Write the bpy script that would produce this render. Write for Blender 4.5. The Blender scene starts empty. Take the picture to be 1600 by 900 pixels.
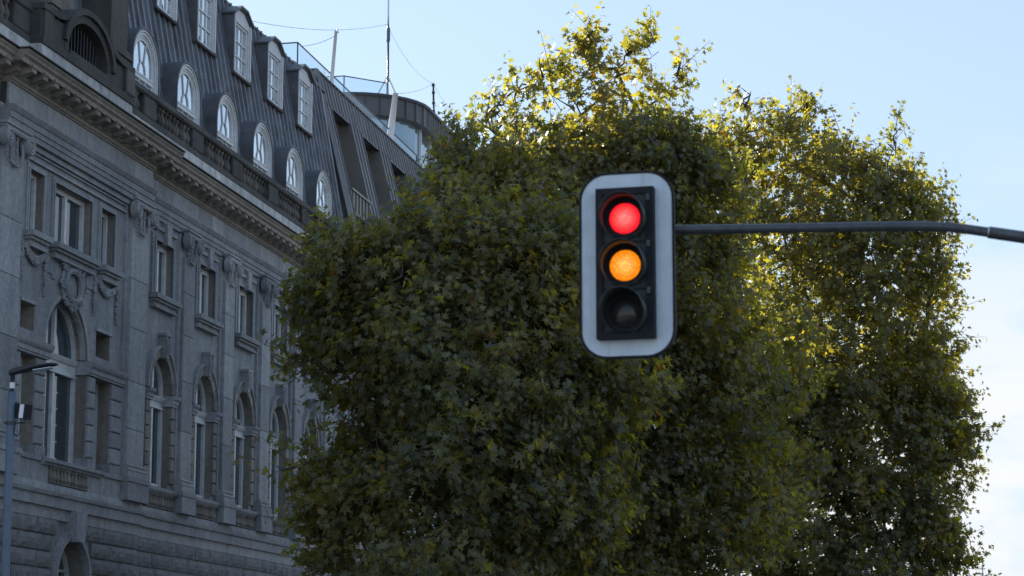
import bpy, math, random
import numpy as np
from mathutils import Vector, Matrix
random.seed(7)
rng = np.random.default_rng(11)
sc = bpy.context.scene
COL = sc.collection

# ------------------------------------------------------------------ camera
PITCH = math.radians(10.065)
TH = math.radians(11.457)          # heading of the street, right of straight ahead
DF = 21.0                          # metres from the lens to the facade on the left
HC = 1.6
cam_d = bpy.data.cameras.new('camera')
cam = bpy.data.objects.new('camera', cam_d); COL.objects.link(cam)
cam.location = (0, 0, HC)
cam.rotation_euler = (math.radians(90) + PITCH, 0, 0)
cam_d.sensor_width = 36; cam_d.lens = 81.0
cam_d.clip_start = 0.5; cam_d.clip_end = 6000
cam_d.dof.use_dof = True
cam_d.dof.focus_distance = 56
cam_d.dof.aperture_fstop = 2.6
sc.camera = cam

# ------------------------------------------------------------------ sky, sun, exposure
SUN_AZ = math.radians(-35)         # degrees right of straight ahead
SUN_EL = math.radians(28.5)
world = bpy.data.worlds.new('World'); sc.world = world
world.use_nodes = True
wn = world.node_tree.nodes; wl = world.node_tree.links
wn.clear()
w_out = wn.new('ShaderNodeOutputWorld'); w_bg = wn.new('ShaderNodeBackground')
sky = wn.new('ShaderNodeTexSky'); sky.sky_type = 'NISHITA'
sky.sun_disc = False
sky.sun_elevation = SUN_EL; sky.sun_rotation = SUN_AZ
sky.air_density = 0.92; sky.dust_density = 0.3; sky.ozone_density = 2.0
w_bg.inputs['Strength'].default_value = 0.10
tc = wn.new('ShaderNodeTexCoord')
mp = wn.new('ShaderNodeMapping'); mp.inputs['Scale'].default_value = (1, 1, 2.0)
nz = wn.new('ShaderNodeTexNoise'); nz.inputs['Scale'].default_value = 11
nz.inputs['Detail'].default_value = 8; nz.inputs['Roughness'].default_value = 0.52
cr = wn.new('ShaderNodeValToRGB')
cr.color_ramp.elements[0].position = 0.42; cr.color_ramp.elements[0].color = (0, 0, 0, 1)
cr.color_ramp.elements[1].position = 0.56; cr.color_ramp.elements[1].color = (1, 1, 1, 1)
sep = wn.new('ShaderNodeSeparateXYZ')
mr = wn.new('ShaderNodeMapRange')  # clouds thin out with height above the horizon
mr.inputs['From Min'].default_value = 0.24; mr.inputs['From Max'].default_value = 0.12
mr.inputs['To Min'].default_value = 0.0; mr.inputs['To Max'].default_value = 0.9
mul = wn.new('ShaderNodeMath'); mul.operation = 'MULTIPLY'
mixc = wn.new('ShaderNodeMixRGB'); mixc.inputs['Color2'].default_value = (4.6, 4.65, 4.7, 1)
wl.new(tc.outputs['Generated'], mp.inputs['Vector']); wl.new(mp.outputs['Vector'], nz.inputs['Vector'])
wl.new(nz.outputs['Fac'], cr.inputs['Fac']); wl.new(tc.outputs['Generated'], sep.inputs[0])
wl.new(sep.outputs['Z'], mr.inputs['Value'])
wl.new(cr.outputs['Color'], mul.inputs[0]); wl.new(mr.outputs[0], mul.inputs[1])
wl.new(mul.outputs[0], mixc.inputs['Fac']); 
veil = wn.new('ShaderNodeMixRGB'); veil.inputs['Color2'].default_value = (2.9, 3.5, 4.25, 1)   # thin high haze over the whole sky
vz = wn.new('ShaderNodeMapRange'); vz.inputs['From Min'].default_value = 0.45; vz.inputs['From Max'].default_value = 0.0
vz.inputs['To Min'].default_value = 0.30; vz.inputs['To Max'].default_value = 0.95
wl.new(sep.outputs['Z'], vz.inputs['Value']); wl.new(vz.outputs[0], veil.inputs['Fac'])
wl.new(sky.outputs['Color'], veil.inputs['Color1']); wl.new(veil.outputs['Color'], mixc.inputs['Color1'])
wl.new(mixc.outputs['Color'], w_bg.inputs['Color']); wl.new(w_bg.outputs[0], w_out.inputs['Surface'])
sun_d = bpy.data.lights.new('sun', 'SUN'); sun = bpy.data.objects.new('sun', sun_d); COL.objects.link(sun)
sun_d.energy = 5.0; sun_d.angle = math.radians(0.53); sun_d.color = (1.0, 0.93, 0.80)
sdir = Vector((math.sin(SUN_AZ) * math.cos(SUN_EL), math.cos(SUN_AZ) * math.cos(SUN_EL), math.sin(SUN_EL)))
sun.rotation_euler = sdir.to_track_quat('Z', 'Y').to_euler()
sun.location = (-20, 60, 60)
sc.view_settings.view_transform = 'Standard'; sc.view_settings.look = 'None'
sc.view_settings.exposure = 1.1; sc.view_settings.gamma = 1.0


# ------------------------------------------------------------------ frames
d_ = Vector((math.sin(TH), math.cos(TH), 0)); n_ = Vector((math.cos(TH), -math.sin(TH), 0))
def fw(s, w, z):                    # street frame (along, out of the facade, up) -> world
    return d_ * s + n_ * (w - DF) + Vector((0, 0, z))
def PW(px, py, Y):                  # sight line of the photograph met at distance Y
    X = px - 800; Yc = 450 - py
    r = Vector((X, 3600 * math.cos(PITCH) - Yc * math.sin(PITCH), 3600 * math.sin(PITCH) + Yc * math.cos(PITCH)))
    t = Y / r.y
    return Vector((0, 0, HC)) + r * t

# ------------------------------------------------------------------ materials
def mat(name):
    m = bpy.data.materials.new(name); m.use_nodes = True
    return m, m.node_tree.nodes, m.node_tree.links, m.node_tree.nodes['Principled BSDF']
def pos_noise(N, L, scale, detail=4, vec=None, rough=0.55):
    g = N.new('ShaderNodeNewGeometry') if vec is None else None
    t = N.new('ShaderNodeTexNoise'); t.inputs['Scale'].default_value = scale
    t.inputs['Detail'].default_value = detail; t.inputs['Roughness'].default_value = rough
    L.new(g.outputs['Position'] if g else vec, t.inputs['Vector'])
    return t.outputs['Fac']
def ramp(N, L, fac, stops):
    r = N.new('ShaderNodeValToRGB')
    e = r.color_ramp.elements
    e[0].position, e[0].color = stops[0][0], (*stops[0][1], 1)
    e[1].position, e[1].color = stops[-1][0], (*stops[-1][1], 1)
    for p_, c_ in stops[1:-1]:
        q = e.new(p_); q.color = (*c_, 1)
    L.new(fac, r.inputs['Fac'])
    return r.outputs['Color']
def mix(N, L, fac, a, b, mode='MIX'):
    m = N.new('ShaderNodeMixRGB'); m.blend_type = mode
    for sck, v in (('Fac', fac), ('Color1', a), ('Color2', b)):
        if hasattr(v, 'is_output') or hasattr(v, 'links'): L.new(v, m.inputs[sck])
        else: m.inputs[sck].default_value = v if sck == 'Fac' else (*v, 1)
    return m.outputs['Color']
def stone_mat(name, c1, c2, dirt, dirt_amt=0.5, bump=0.25, streak=0.40, vary=0.20, grain=7.0):
    m, N, L, B = mat(name)
    g = N.new('ShaderNodeNewGeometry')
    base = ramp(N, L, pos_noise(N, L, 0.9, 6), [(0.3, c1), (0.7, c2)])
    fine = ramp(N, L, pos_noise(N, L, grain, 6, rough=0.7), [(0.3, (0.72, 0.72, 0.72)), (0.7, (1.22, 1.22, 1.22))])
    col = mix(N, L, 1.0, base, fine, 'MULTIPLY')
    mpn = N.new('ShaderNodeMapping'); mpn.inputs['Scale'].default_value = (1.5, 1.5, 0.13)
    L.new(g.outputs['Position'], mpn.inputs['Vector'])
    st = ramp(N, L, pos_noise(N, L, 1.7, 6, mpn.outputs['Vector'], 0.65), [(0.42, (0, 0, 0)), (0.72, (1, 1, 1))])
    mm = N.new('ShaderNodeMath'); mm.operation = 'MULTIPLY'; mm.inputs[1].default_value = streak
    L.new(st, mm.inputs[0])
    col = mix(N, L, mm.outputs[0], col, dirt)
    bl = ramp(N, L, pos_noise(N, L, 0.45, 7, rough=0.7), [(0.45, (0, 0, 0)), (0.75, (1, 1, 1))])
    m2 = N.new('ShaderNodeMath'); m2.operation = 'MULTIPLY'; m2.inputs[1].default_value = dirt_amt
    L.new(bl, m2.inputs[0])
    col = mix(N, L, m2.outputs[0], col, dirt)
    oi = N.new('ShaderNodeObjectInfo')
    tint = ramp(N, L, oi.outputs['Random'], [(0.0, (1 - vary,) * 3), (1.0, (1 + vary, 1 + vary * .9, 1 + vary * .7))])
    col = mix(N, L, 1.0, col, tint, 'MULTIPLY')
    L.new(col, B.inputs['Base Color']); B.inputs['Roughness'].default_value = 0.9
    b = N.new('ShaderNodeBump'); b.inputs['Strength'].default_value = bump; b.inputs['Distance'].default_value = 0.03
    L.new(pos_noise(N, L, 14, 8, rough=0.7), b.inputs['Height']); L.new(b.outputs[0], B.inputs['Normal'])
    return m
M = {}
M['stone'] = stone_mat('limestone', (0.29, 0.31, 0.335), (0.44, 0.455, 0.47), (0.12, 0.125, 0.13), 0.5)
M['stone_light'] = stone_mat('pale_limestone', (0.55, 0.57, 0.59), (0.68, 0.70, 0.70), (0.14, 0.14, 0.14), 0.35, streak=0.6)
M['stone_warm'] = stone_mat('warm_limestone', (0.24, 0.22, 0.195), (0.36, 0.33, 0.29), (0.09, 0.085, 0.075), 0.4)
M['stone_soot'] = stone_mat('sooty_sandstone', (0.06, 0.06, 0.063), (0.13, 0.127, 0.12), (0.02, 0.02, 0.021), 0.55, streak=0.35, vary=0.25)
M['stone_worn'] = stone_mat('worn_baluster_stone', (0.10, 0.10, 0.10), (0.20, 0.19, 0.175), (0.03, 0.03, 0.03), 0.6, streak=0.4, vary=0.45)
M['rock'] = stone_mat('rock_faced_stone', (0.19, 0.195, 0.20), (0.30, 0.305, 0.31), (0.06, 0.06, 0.06), 0.5, bump=0.6, grain=5, vary=0.10)
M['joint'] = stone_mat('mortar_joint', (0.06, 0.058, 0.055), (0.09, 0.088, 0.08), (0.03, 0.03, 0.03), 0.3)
def simple(name, color, rough=0.5, metal=0.0, spec=None, noise=0.12, nscale=3.0, bump=0.0, vary=0.0):
    m, N, L, B = mat(name)
    f = pos_noise(N, L, nscale, 5)
    a = tuple(c * (1 - noise) for c in color); b = tuple(min(1, c * (1 + noise)) for c in color)
    col = ramp(N, L, f, [(0.3, a), (0.7, b)])
    if vary:
        oi = N.new('ShaderNodeObjectInfo')
        col = mix(N, L, 1.0, col, ramp(N, L, oi.outputs['Random'], [(0, (1 - vary,) * 3), (1, (1 + vary,) * 3)]), 'MULTIPLY')
    L.new(col, B.inputs['Base Color'])
    B.inputs['Roughness'].default_value = rough; B.inputs['Metallic'].default_value = metal
    if bump:
        bb = N.new('ShaderNodeBump'); bb.inputs['Strength'].default_value = bump; bb.inputs['Distance'].default_value = 0.02
        L.new(pos_noise(N, L, nscale * 2.5, 5), bb.inputs['Height']); L.new(bb.outputs[0], B.inputs['Normal'])
    return m
M['white_paint'] = simple('weathered_white_paint', (0.66, 0.68, 0.68), 0.5, noise=0.14, nscale=5)
M['cream_paint'] = simple('cream_dormer_paint', (0.60, 0.62, 0.64), 0.5, noise=0.12, nscale=5)
M['roof_metal'] = simple('aged_zinc_roof', (0.19, 0.205, 0.23), 0.42, 0.30, noise=0.35, nscale=1.6, bump=0.35, vary=0.18)
M['cheek_metal'] = simple('dark_zinc_cheek', (0.12, 0.13, 0.145), 0.6, 0.15, noise=0.3, nscale=2.0, bump=0.2)
M['new_metal'] = simple('grey_standing_seam', (0.20, 0.198, 0.20), 0.42, 0.35, noise=0.12, nscale=1.2, vary=0.10)
M['storey_metal'] = simple('dark_rooftop_metal', (0.11, 0.11, 0.115), 0.5, 0.3, noise=0.15, nscale=1.0)
M['panel_metal'] = simple('bronze_grey_panel', (0.20, 0.19, 0.175), 0.42, 0.3, noise=0.15, nscale=0.7)
M['bright_metal'] = simple('bright_aluminium_edge', (0.75, 0.77, 0.80), 0.28, 0.7, noise=0.05)
M['white_metal'] = simple('white_steel', (0.75, 0.76, 0.78), 0.4, 0.0, noise=0.05)
M['dark_steel'] = simple('dark_steel', (0.05, 0.055, 0.065), 0.45, 0.4, noise=0.2)
M['arm_paint'] = simple('slate_blue_steel', (0.075, 0.085, 0.10), 0.36, 0.2, noise=0.25, nscale=8)
M['post_paint'] = simple('blue_grey_post_paint', (0.10, 0.14, 0.19), 0.5, 0.1, noise=0.12, nscale=6)
M['black'] = simple('black_plastic', (0.006, 0.008, 0.012), 0.75, noise=0.2)
M['housing'] = simple('dark_green_grey_housing', (0.016, 0.032, 0.036), 0.55, noise=0.35, nscale=8)
M['visor'] = simple('grey_green_visor', (0.045, 0.055, 0.055), 0.35, noise=0.3, nscale=8)
M['board'] = simple('pale_retroreflective_sheet', (0.66, 0.76, 0.84), 0.4, noise=0.07, nscale=7)
def add_streaks(m, amt, dirt):
    N, L = m.node_tree.nodes, m.node_tree.links; B = N['Principled BSDF']
    src = B.inputs['Base Color'].links[0].from_socket
    g = N.new('ShaderNodeNewGeometry'); mpn = N.new('ShaderNodeMapping'); mpn.inputs['Scale'].default_value = (22, 22, 0.7)
    L.new(g.outputs['Position'], mpn.inputs['Vector'])
    st = ramp(N, L, pos_noise(N, L, 1.0, 4, mpn.outputs['Vector'], 0.6), [(0.50, (0, 0, 0)), (0.78, (amt,) * 3)])
    bl = ramp(N, L, pos_noise(N, L, 5.0, 6, rough=0.7), [(0.5, (0, 0, 0)), (0.8, (amt * .6,) * 3)])
    c = mix(N, L, st, src, dirt); c = mix(N, L, bl, c, dirt)
    L.new(c, B.inputs['Base Color'])
add_streaks(M['board'], 0.32, (0.30, 0.33, 0.34)); add_streaks(M['housing'], 0.5, (0.06, 0.07, 0.07)); add_streaks(M['roof_metal'], 0.35, (0.34, 0.36, 0.38))
add_streaks(M['arm_paint'], 0.6, (0.14, 0.14, 0.13))
M['asphalt'] = simple('asphalt', (0.05, 0.05, 0.052), 0.9, noise=0.3, nscale=6, bump=0.5)
M['paving'] = simple('concrete_paving', (0.15, 0.148, 0.145), 0.85, noise=0.2, nscale=3, bump=0.3)
M['road_paint'] = simple('road_marking_paint', (0.78, 0.78, 0.76), 0.6, noise=0.1)
M['bark'] = simple('plane_bark', (0.085, 0.075, 0.06), 0.85, noise=0.5, nscale=5, bump=0.6)
M['soil'] = simple('tree_pit_soil', (0.06, 0.045, 0.03), 0.95, noise=0.4, nscale=9, bump=0.5)
M['seed'] = simple('brown_seed_ball', (0.06, 0.04, 0.025), 0.9, noise=0.3, nscale=20)
M['lamp_white'] = simple('white_band', (0.80, 0.83, 0.86), 0.4)
def glass(name, color, ior, rough=0.04, wav=0.08, curtain=None):
    m, N, L, B = mat(name)
    f = pos_noise(N, L, 0.55, 3)
    L.new(ramp(N, L, f, [(0.35, tuple(c * 0.8 for c in color)), (0.65, curtain or color)]), B.inputs['Base Color'])
    B.inputs['Roughness'].default_value = rough; B.inputs['IOR'].default_value = ior
    b = N.new('ShaderNodeBump'); b.inputs['Strength'].default_value = wav; b.inputs['Distance'].default_value = 0.05
    L.new(pos_noise(N, L, 1.2, 2), b.inputs['Height']); L.new(b.outputs[0], B.inputs['Normal'])
    return m
M['glass'] = glass('old_window_glass', (0.05, 0.075, 0.09), 1.75, 0.03, 0.02)
M['glass_sky'] = glass('coated_dormer_glass', (0.80, 0.87, 0.92), 1.6, 0.04, 0.012)
M['glass_sky'].node_tree.nodes['Principled BSDF'].inputs['Metallic'].default_value = 0.85
M['glass_store'] = glass('curtained_rooftop_glass', (0.30, 0.40, 0.46), 1.7, 0.05, 0.01)
M['glass_store'].node_tree.nodes['Principled BSDF'].inputs['Metallic'].default_value = 0.5
def clear_glass(name, tint, fac=0.25):
    m, N, L, B = mat(name); N.remove(B)
    o = N['Material Output']
    t = N.new('ShaderNodeBsdfTransparent'); t.inputs['Color'].default_value = (*tint, 1)
    g = N.new('ShaderNodeBsdfGlossy'); g.inputs['Roughness'].default_value = 0.05
    fr = N.new('ShaderNodeFresnel'); fr.inputs['IOR'].default_value = 1.5
    mx = N.new('ShaderNodeMixShader')
    L.new(fr.outputs[0], mx.inputs[0]); L.new(t.outputs[0], mx.inputs[1]); L.new(g.outputs[0], mx.inputs[2])
    L.new(mx.outputs[0], o.inputs['Surface'])
    return m
M['rail_glass'] = clear_glass('tinted_rail_glass', (0.74, 0.85, 0.88))
def lamp_mat(name, core, edge, strength):
    m, N, L, B = mat(name)
    tcn = N.new('ShaderNodeTexCoord')
    gl = N.new('ShaderNodeVectorMath'); gl.operation = 'LENGTH'
    L.new(tcn.outputs['Object'], gl.inputs[0])
    vo = N.new('ShaderNodeTexVoronoi'); vo.inputs['Scale'].default_value = 62
    L.new(tcn.outputs['Object'], vo.inputs['Vector'])
    mr_ = N.new('ShaderNodeMapRange'); mr_.inputs['From Min'].default_value = 0.0; mr_.inputs['From Max'].default_value = 0.16
    L.new(gl.outputs['Value'], mr_.inputs['Value'])
    c = ramp(N, L, mr_.outputs[0], [(0.0, core), (0.30, tuple(a * .45 + b * .55 for a, b in zip(core, edge))), (0.6, tuple(a * .15 + b * .85 for a, b in zip(core, edge))), (0.9, edge), (1.0, tuple(b * .55 for b in edge))])
    v = ramp(N, L, vo.outputs['Distance'], [(0.0, (1.6,) * 3), (0.45, (0.45,) * 3)])
    c2 = mix(N, L, 1.0, c, v, 'MULTIPLY')
    L.new(c2, B.inputs['Emission Color']); B.inputs['Emission Strength'].default_value = strength
    B.inputs['Base Color'].default_value = (*edge, 1); B.inputs['Roughness'].default_value = 0.3
    return m
M['red_lens'] = lamp_mat('lit_red_lens', (1.0, 0.36, 0.30), (0.95, 0.006, 0.018), 0.98)
M['amber_lens'] = lamp_mat('lit_amber_lens', (1.0, 0.72, 0.20), (0.95, 0.22, 0.0), 0.92)
M['off_lens'] = simple('unlit_dark_lens', (0.035, 0.032, 0.032), 0.18, noise=0.4, nscale=30)
def leaf_mat(name, stops):
    m, N, L, B = mat(name)
    at = N.new('ShaderNodeAttribute'); at.attribute_name = 'tint'
    col = ramp(N, L, at.outputs['Fac'], stops)
    f = ramp(N, L, pos_noise(N, L, 0.35, 3), [(0.35, (0.8, 0.85, 0.9)), (0.65, (1.2, 1.12, 0.95))])
    col = mix(N, L, 1.0, col, f, 'MULTIPLY')
    L.new(col, B.inputs['Base Color']); B.inputs['Roughness'].default_value = 0.42
    tr = N.new('ShaderNodeBsdfTranslucent')
    hs = mix(N, L, 1.0, col, (4.4, 3.8, 0.45), 'MULTIPLY')
    L.new(hs, tr.inputs['Color'])
    ms = N.new('ShaderNodeMixShader'); ms.inputs[0].default_value = 0.45
    L.new(B.outputs[0], ms.inputs[1]); L.new(tr.outputs[0], ms.inputs[2])
    L.new(ms.outputs[0], N['Material Output'].inputs['Surface'])
    return m
M['leaf'] = leaf_mat('plane_leaf', [(0.0, (0.075, 0.088, 0.068)), (0.35, (0.128, 0.140, 0.100)), (0.55, (0.160, 0.166, 0.104)),
                                    (0.75, (0.170, 0.165, 0.060)), (0.92, (0.19, 0.155, 0.032)), (1.0, (0.16, 0.095, 0.035))])

# ------------------------------------------------------------------ mesh builder in the street frame (s, w, z) -> local (s, -w, z)
class MB:
    def __init__(self): self.v = []; self.f = []
    def add(self, vs, fs):
        b = len(self.v); self.v += [tuple(p) for p in vs]; self.f += [tuple(i + b for i in q) for q in fs]
        return self
    def box(self, s0, s1, w0, w1, z0, z1):
        vs = [(s, w, z) for z in (z0, z1) for w in (w0, w1) for s in (s0, s1)]
        return self.add(vs, [(0, 1, 3, 2), (4, 6, 7, 5), (0, 4, 5, 1), (2, 3, 7, 6), (0, 2, 6, 4), (1, 5, 7, 3)])
    def block(self, s0, s1, w0, w1, z0, z1, c=0.012):
        r = [(s0, z0), (s1, z0), (s1, z1), (s0, z1)]
        q = [(s0 + c, z0 + c), (s1 - c, z0 + c), (s1 - c, z1 - c), (s0 + c, z1 - c)]
        vs = [(s, w0, z) for s, z in r] + [(s, w1 - c, z) for s, z in r] + [(s, w1, z) for s, z in q]
        fs = [(8, 9, 10, 11)]
        for i in range(4):
            j = (i + 1) % 4
            fs += [(i, j, 4 + j, 4 + i), (4 + i, 4 + j, 8 + j, 8 + i)]
        return self.add(vs, fs)
    def profile(self, prof, s0, s1):            # prof: (w, z) points, extruded along s, closed
        n = len(prof)
        vs = [(s0, w, z) for w, z in prof] + [(s1, w, z) for w, z in prof]
        fs = [(i, (i + 1) % n, n + (i + 1) % n, n + i) for i in range(n)] + [tuple(range(n)), tuple(range(2 * n - 1, n - 1, -1))]
        return self.add(vs, fs)
    def prism(self, poly, w0, w1):              # poly: (s, z) points, extruded along w
        n = len(poly)
        vs = [(s, w0, z) for s, z in poly] + [(s, w1, z) for s, z in poly]
        fs = [(i, (i + 1) % n, n + (i + 1) % n, n + i) for i in range(n)] + [tuple(range(n)), tuple(range(2 * n - 1, n - 1, -1))]
        return self.add(vs, fs)
    def ring(self, A, Bp, w0, w1, closed=False): # band between two outlines of (s, z)
        n = len(A)
        vs = [(s, w0, z) for s, z in A] + [(s, w1, z) for s, z in A] + [(s, w1, z) for s, z in Bp] + [(s, w0, z) for s, z in Bp]
        fs = []
        for i in range(n if closed else n - 1):
            j = (i + 1) % n
            fs += [(i, j, n + j, n + i), (n + i, n + j, 2 * n + j, 2 * n + i), (2 * n + i, 2 * n + j, 3 * n + j, 3 * n + i)]
        if not closed:
            fs += [(0, n, 2 * n, 3 * n), (n - 1, 4 * n - 1, 3 * n - 1, 2 * n - 1)]
        return self.add(vs, fs)
    def sheet(self, A, w0, w1):                 # strip following an outline between two depths
        n = len(A)
        return self.add([(s, w0, z) for s, z in A] + [(s, w1, z) for s, z in A], [(i, i + 1, n + i + 1, n + i) for i in range(n - 1)])
    def tube(self, pts, rad, k=6, cap=True):    # pts in (s,w,z); rad float or list
        P = [Vector(p) for p in pts]; n = len(P)
        R = rad if hasattr(rad, '__len__') else [rad] * n
        vs = []; up = None
        for i in range(n):
            t = (P[min(i + 1, n - 1)] - P[max(i - 1, 0)]).normalized()
            if up is None:
                up = Vector((0, 0, 1)) if abs(t.z) < 0.9 else Vector((1, 0, 0))
            a = t.cross(up).normalized(); b = a.cross(t).normalized(); up = b
            for j in range(k):
                an = 2 * math.pi * j / k
                vs.append(P[i] + (a * math.cos(an) + b * math.sin(an)) * R[i])
        fs = [(i * k + j, i * k + (j + 1) % k, (i + 1) * k + (j + 1) % k, (i + 1) * k + j) for i in range(n - 1) for j in range(k)]
        if cap: fs += [tuple(range(k)), tuple(range(n * k - 1, (n - 1) * k - 1, -1))]
        return self.add(vs, fs)
    def lathe(self, prof, c=(0, 0, 0), k=8):    # prof: (r, z)
        vs = [(c[0] + r * math.cos(2 * math.pi * j / k), c[1] + r * math.sin(2 * math.pi * j / k), c[2] + z) for r, z in prof for j in range(k)]
        n = len(prof)
        fs = [(i * k + j, i * k + (j + 1) % k, (i + 1) * k + (j + 1) % k, (i + 1) * k + j) for i in range(n - 1) for j in range(k)]
        fs += [tuple(range(k)), tuple(range((n - 1) * k, n * k))]
        return self.add(vs, fs)
    def disc(self, c, r, w0, w1, k=14):         # disc facing the street
        return self.prism([(c[0] + r * math.cos(2 * math.pi * j / k), c[1] + r * math.sin(2 * math.pi * j / k)) for j in range(k)], w0, w1)
    def lump(self, c, r, sq=0.6):
        k = 6; vs = [(c[0], c[1], c[2] - r), (c[0], c[1], c[2] + r)]
        for zz, rr in ((-0.5, 0.87), (0.5, 0.87)):
            for j in range(k):
                q = r * rr * random.uniform(0.8, 1.2)
                vs.append((c[0] + q * math.cos(j * 1.047 + zz), c[1] + sq * q * math.sin(j * 1.047 + zz), c[2] + zz * r))
        fs = []
        for j in range(k):
            a, b = 2 + j, 2 + (j + 1) % k
            fs += [(0, b, a), (a, b, b + k, a + k), (1, a + k, b + k)]
        return self.add(vs, fs)
    def mesh(self, name, world=False, smooth=False, off=(0, 0, 0)):
        me = bpy.data.meshes.new(name)
        if world: v = [(x - off[0], y - off[1], z - off[2]) for x, y, z in self.v]
        else: v = [(s - off[0], -w - off[1], z - off[2]) for s, w, z in self.v]
        me.from_pydata(v, [], self.f)
        if smooth: me.polygons.foreach_set('use_smooth', [True] * len(me.polygons))
        me.update(); return me

def place(name, me, m, parent=None, loc=(0, 0, 0), rot=(0, 0, 0)):
    if m is not None and not me.materials: me.materials.append(M[m])
    o = bpy.data.objects.new(name, me); COL.objects.link(o)
    o.parent = parent; o.location = loc; o.rotation_euler = rot
    return o
def thing(name, label, cat, loc=(0, 0, 0), rotz=0, group=None):
    o = bpy.data.objects.new(name, None); COL.objects.link(o)
    o.empty_display_size = 0.3
    o.location = loc; o.rotation_euler = (0, 0, rotz); o['label'] = label; o['category'] = cat
    if group: o['group'] = group
    return o
def structure(name, mb, m):
    o = place(name, mb.mesh(name, world=True), m); o['kind'] = 'structure'; return o

FROT = math.pi / 2 - TH
class Bld:                            # a building whose base empty stands on the facade line
    def __init__(self, name, label, cat, s):
        self.s = s; p = fw(s, 0, 0)
        self.root = thing(name, label, cat, p, FROT)
        self.cache = {}
    def part(self, name, mb, m, parent=None, smooth=False):   # mesh built in absolute street coordinates
        me = mb.mesh(name, off=(self.s, 0, 0), smooth=smooth)
        return place(name, me, m, parent or self.root)
    def rep(self, name, key, fn, m, s, w, z, parent=None, smooth=False):   # mesh built once round the origin, then shared
        k = (name, key, m)
        if k not in self.cache:
            mb = MB(); fn(mb); self.cache[k] = mb.mesh(name, smooth=smooth)
        return place(name, self.cache[k], m, parent or self.root, (s - self.s, -w, z))

def arch_pts(c, h, zb, zs, rise, off=0.0, n=14, boff=None):
    b = zb - (off if boff is None else boff)
    a = [(c - h - off, b)]
    a += [(c - (h + off) * math.cos(math.pi * i / n), zs + (rise + off) * math.sin(math.pi * i / n)) for i in range(n + 1)]
    return a + [(c + h + off, b)]
def rect_pts(c, h, zb, zt, off=0.0):
    return [(c - h - off, zb - off), (c - h - off, zt + off), (c + h + off, zt + off), (c + h + off, zb - off)]
def wall_with_holes(mb, s0, s1, z0, z1, w, holes, depth, rv=None):
    # holes: dict(c,h,zb,zt,rise) rise>0 = arched head
    br = {round(s0, 4), round(s1, 4)}
    for o in holes:
        n = 14 if o.get('rise') else 1
        for i in range(n + 1): br.add(round(o['c'] - o['h'] * (math.cos(math.pi * i / n) if n > 1 else 1 - 2 * i), 4))
    br = sorted(b for b in br if s0 - 1e-6 <= b <= s1 + 1e-6)
    def top(o, s):
        if not o.get('rise'): return o['zt']
        q = max(0.0, 1 - ((s - o['c']) / o['h']) ** 2)
        return o['zt'] + o['rise'] * math.sqrt(q)
    for a, b in zip(br[:-1], br[1:]):
        mid = (a + b) / 2
        hs = sorted([o for o in holes if abs(mid - o['c']) < o['h']], key=lambda o: o['zb'])
        lo = (z0, z0)
        for o in hs:
            mb.add([(a, w, lo[0]), (b, w, lo[1]), (b, w, o['zb']), (a, w, o['zb'])], [(0, 1, 2, 3)])
            lo = (top(o, a), top(o, b))
        mb.add([(a, w, lo[0]), (b, w, lo[1]), (b, w, z1), (a, w, z1)], [(0, 1, 2, 3)])
    for o in holes:
        P = arch_pts(o['c'], o['h'], o['zb'], o['zt'], o['rise']) if o.get('rise') else rect_pts(o['c'], o['h'], o['zb'], o['zt'])
        tgt = mb if rv is None else MB()
        tgt.sheet(P + [P[0]], w - o.get('depth', depth), w - (0 if rv is None else .004))
        if rv is not None: rv.append(tgt)

# ------------------------------------------------------------------ stone building
SB = Bld('stone_building', 'long grey limestone building with arched windows and a dormered zinc mansard roof', 'building', 60)
S_L, S_R = 36.0, 79.6
PAVC = 50.48; PAV0, PAV1 = 46.0, 55.27
BAY = 3.466
bays = [56.97 + BAY * k for k in range(-5, 7)]
bays = [b for b in bays if b < 45.5 or b > 56]
pils_rec = [58.70 + BAY * k for k in range(0, 7)] + [40.9, 44.1]
bays = [b for b in bays if b > 56] + [42.5, 39.0]

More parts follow.
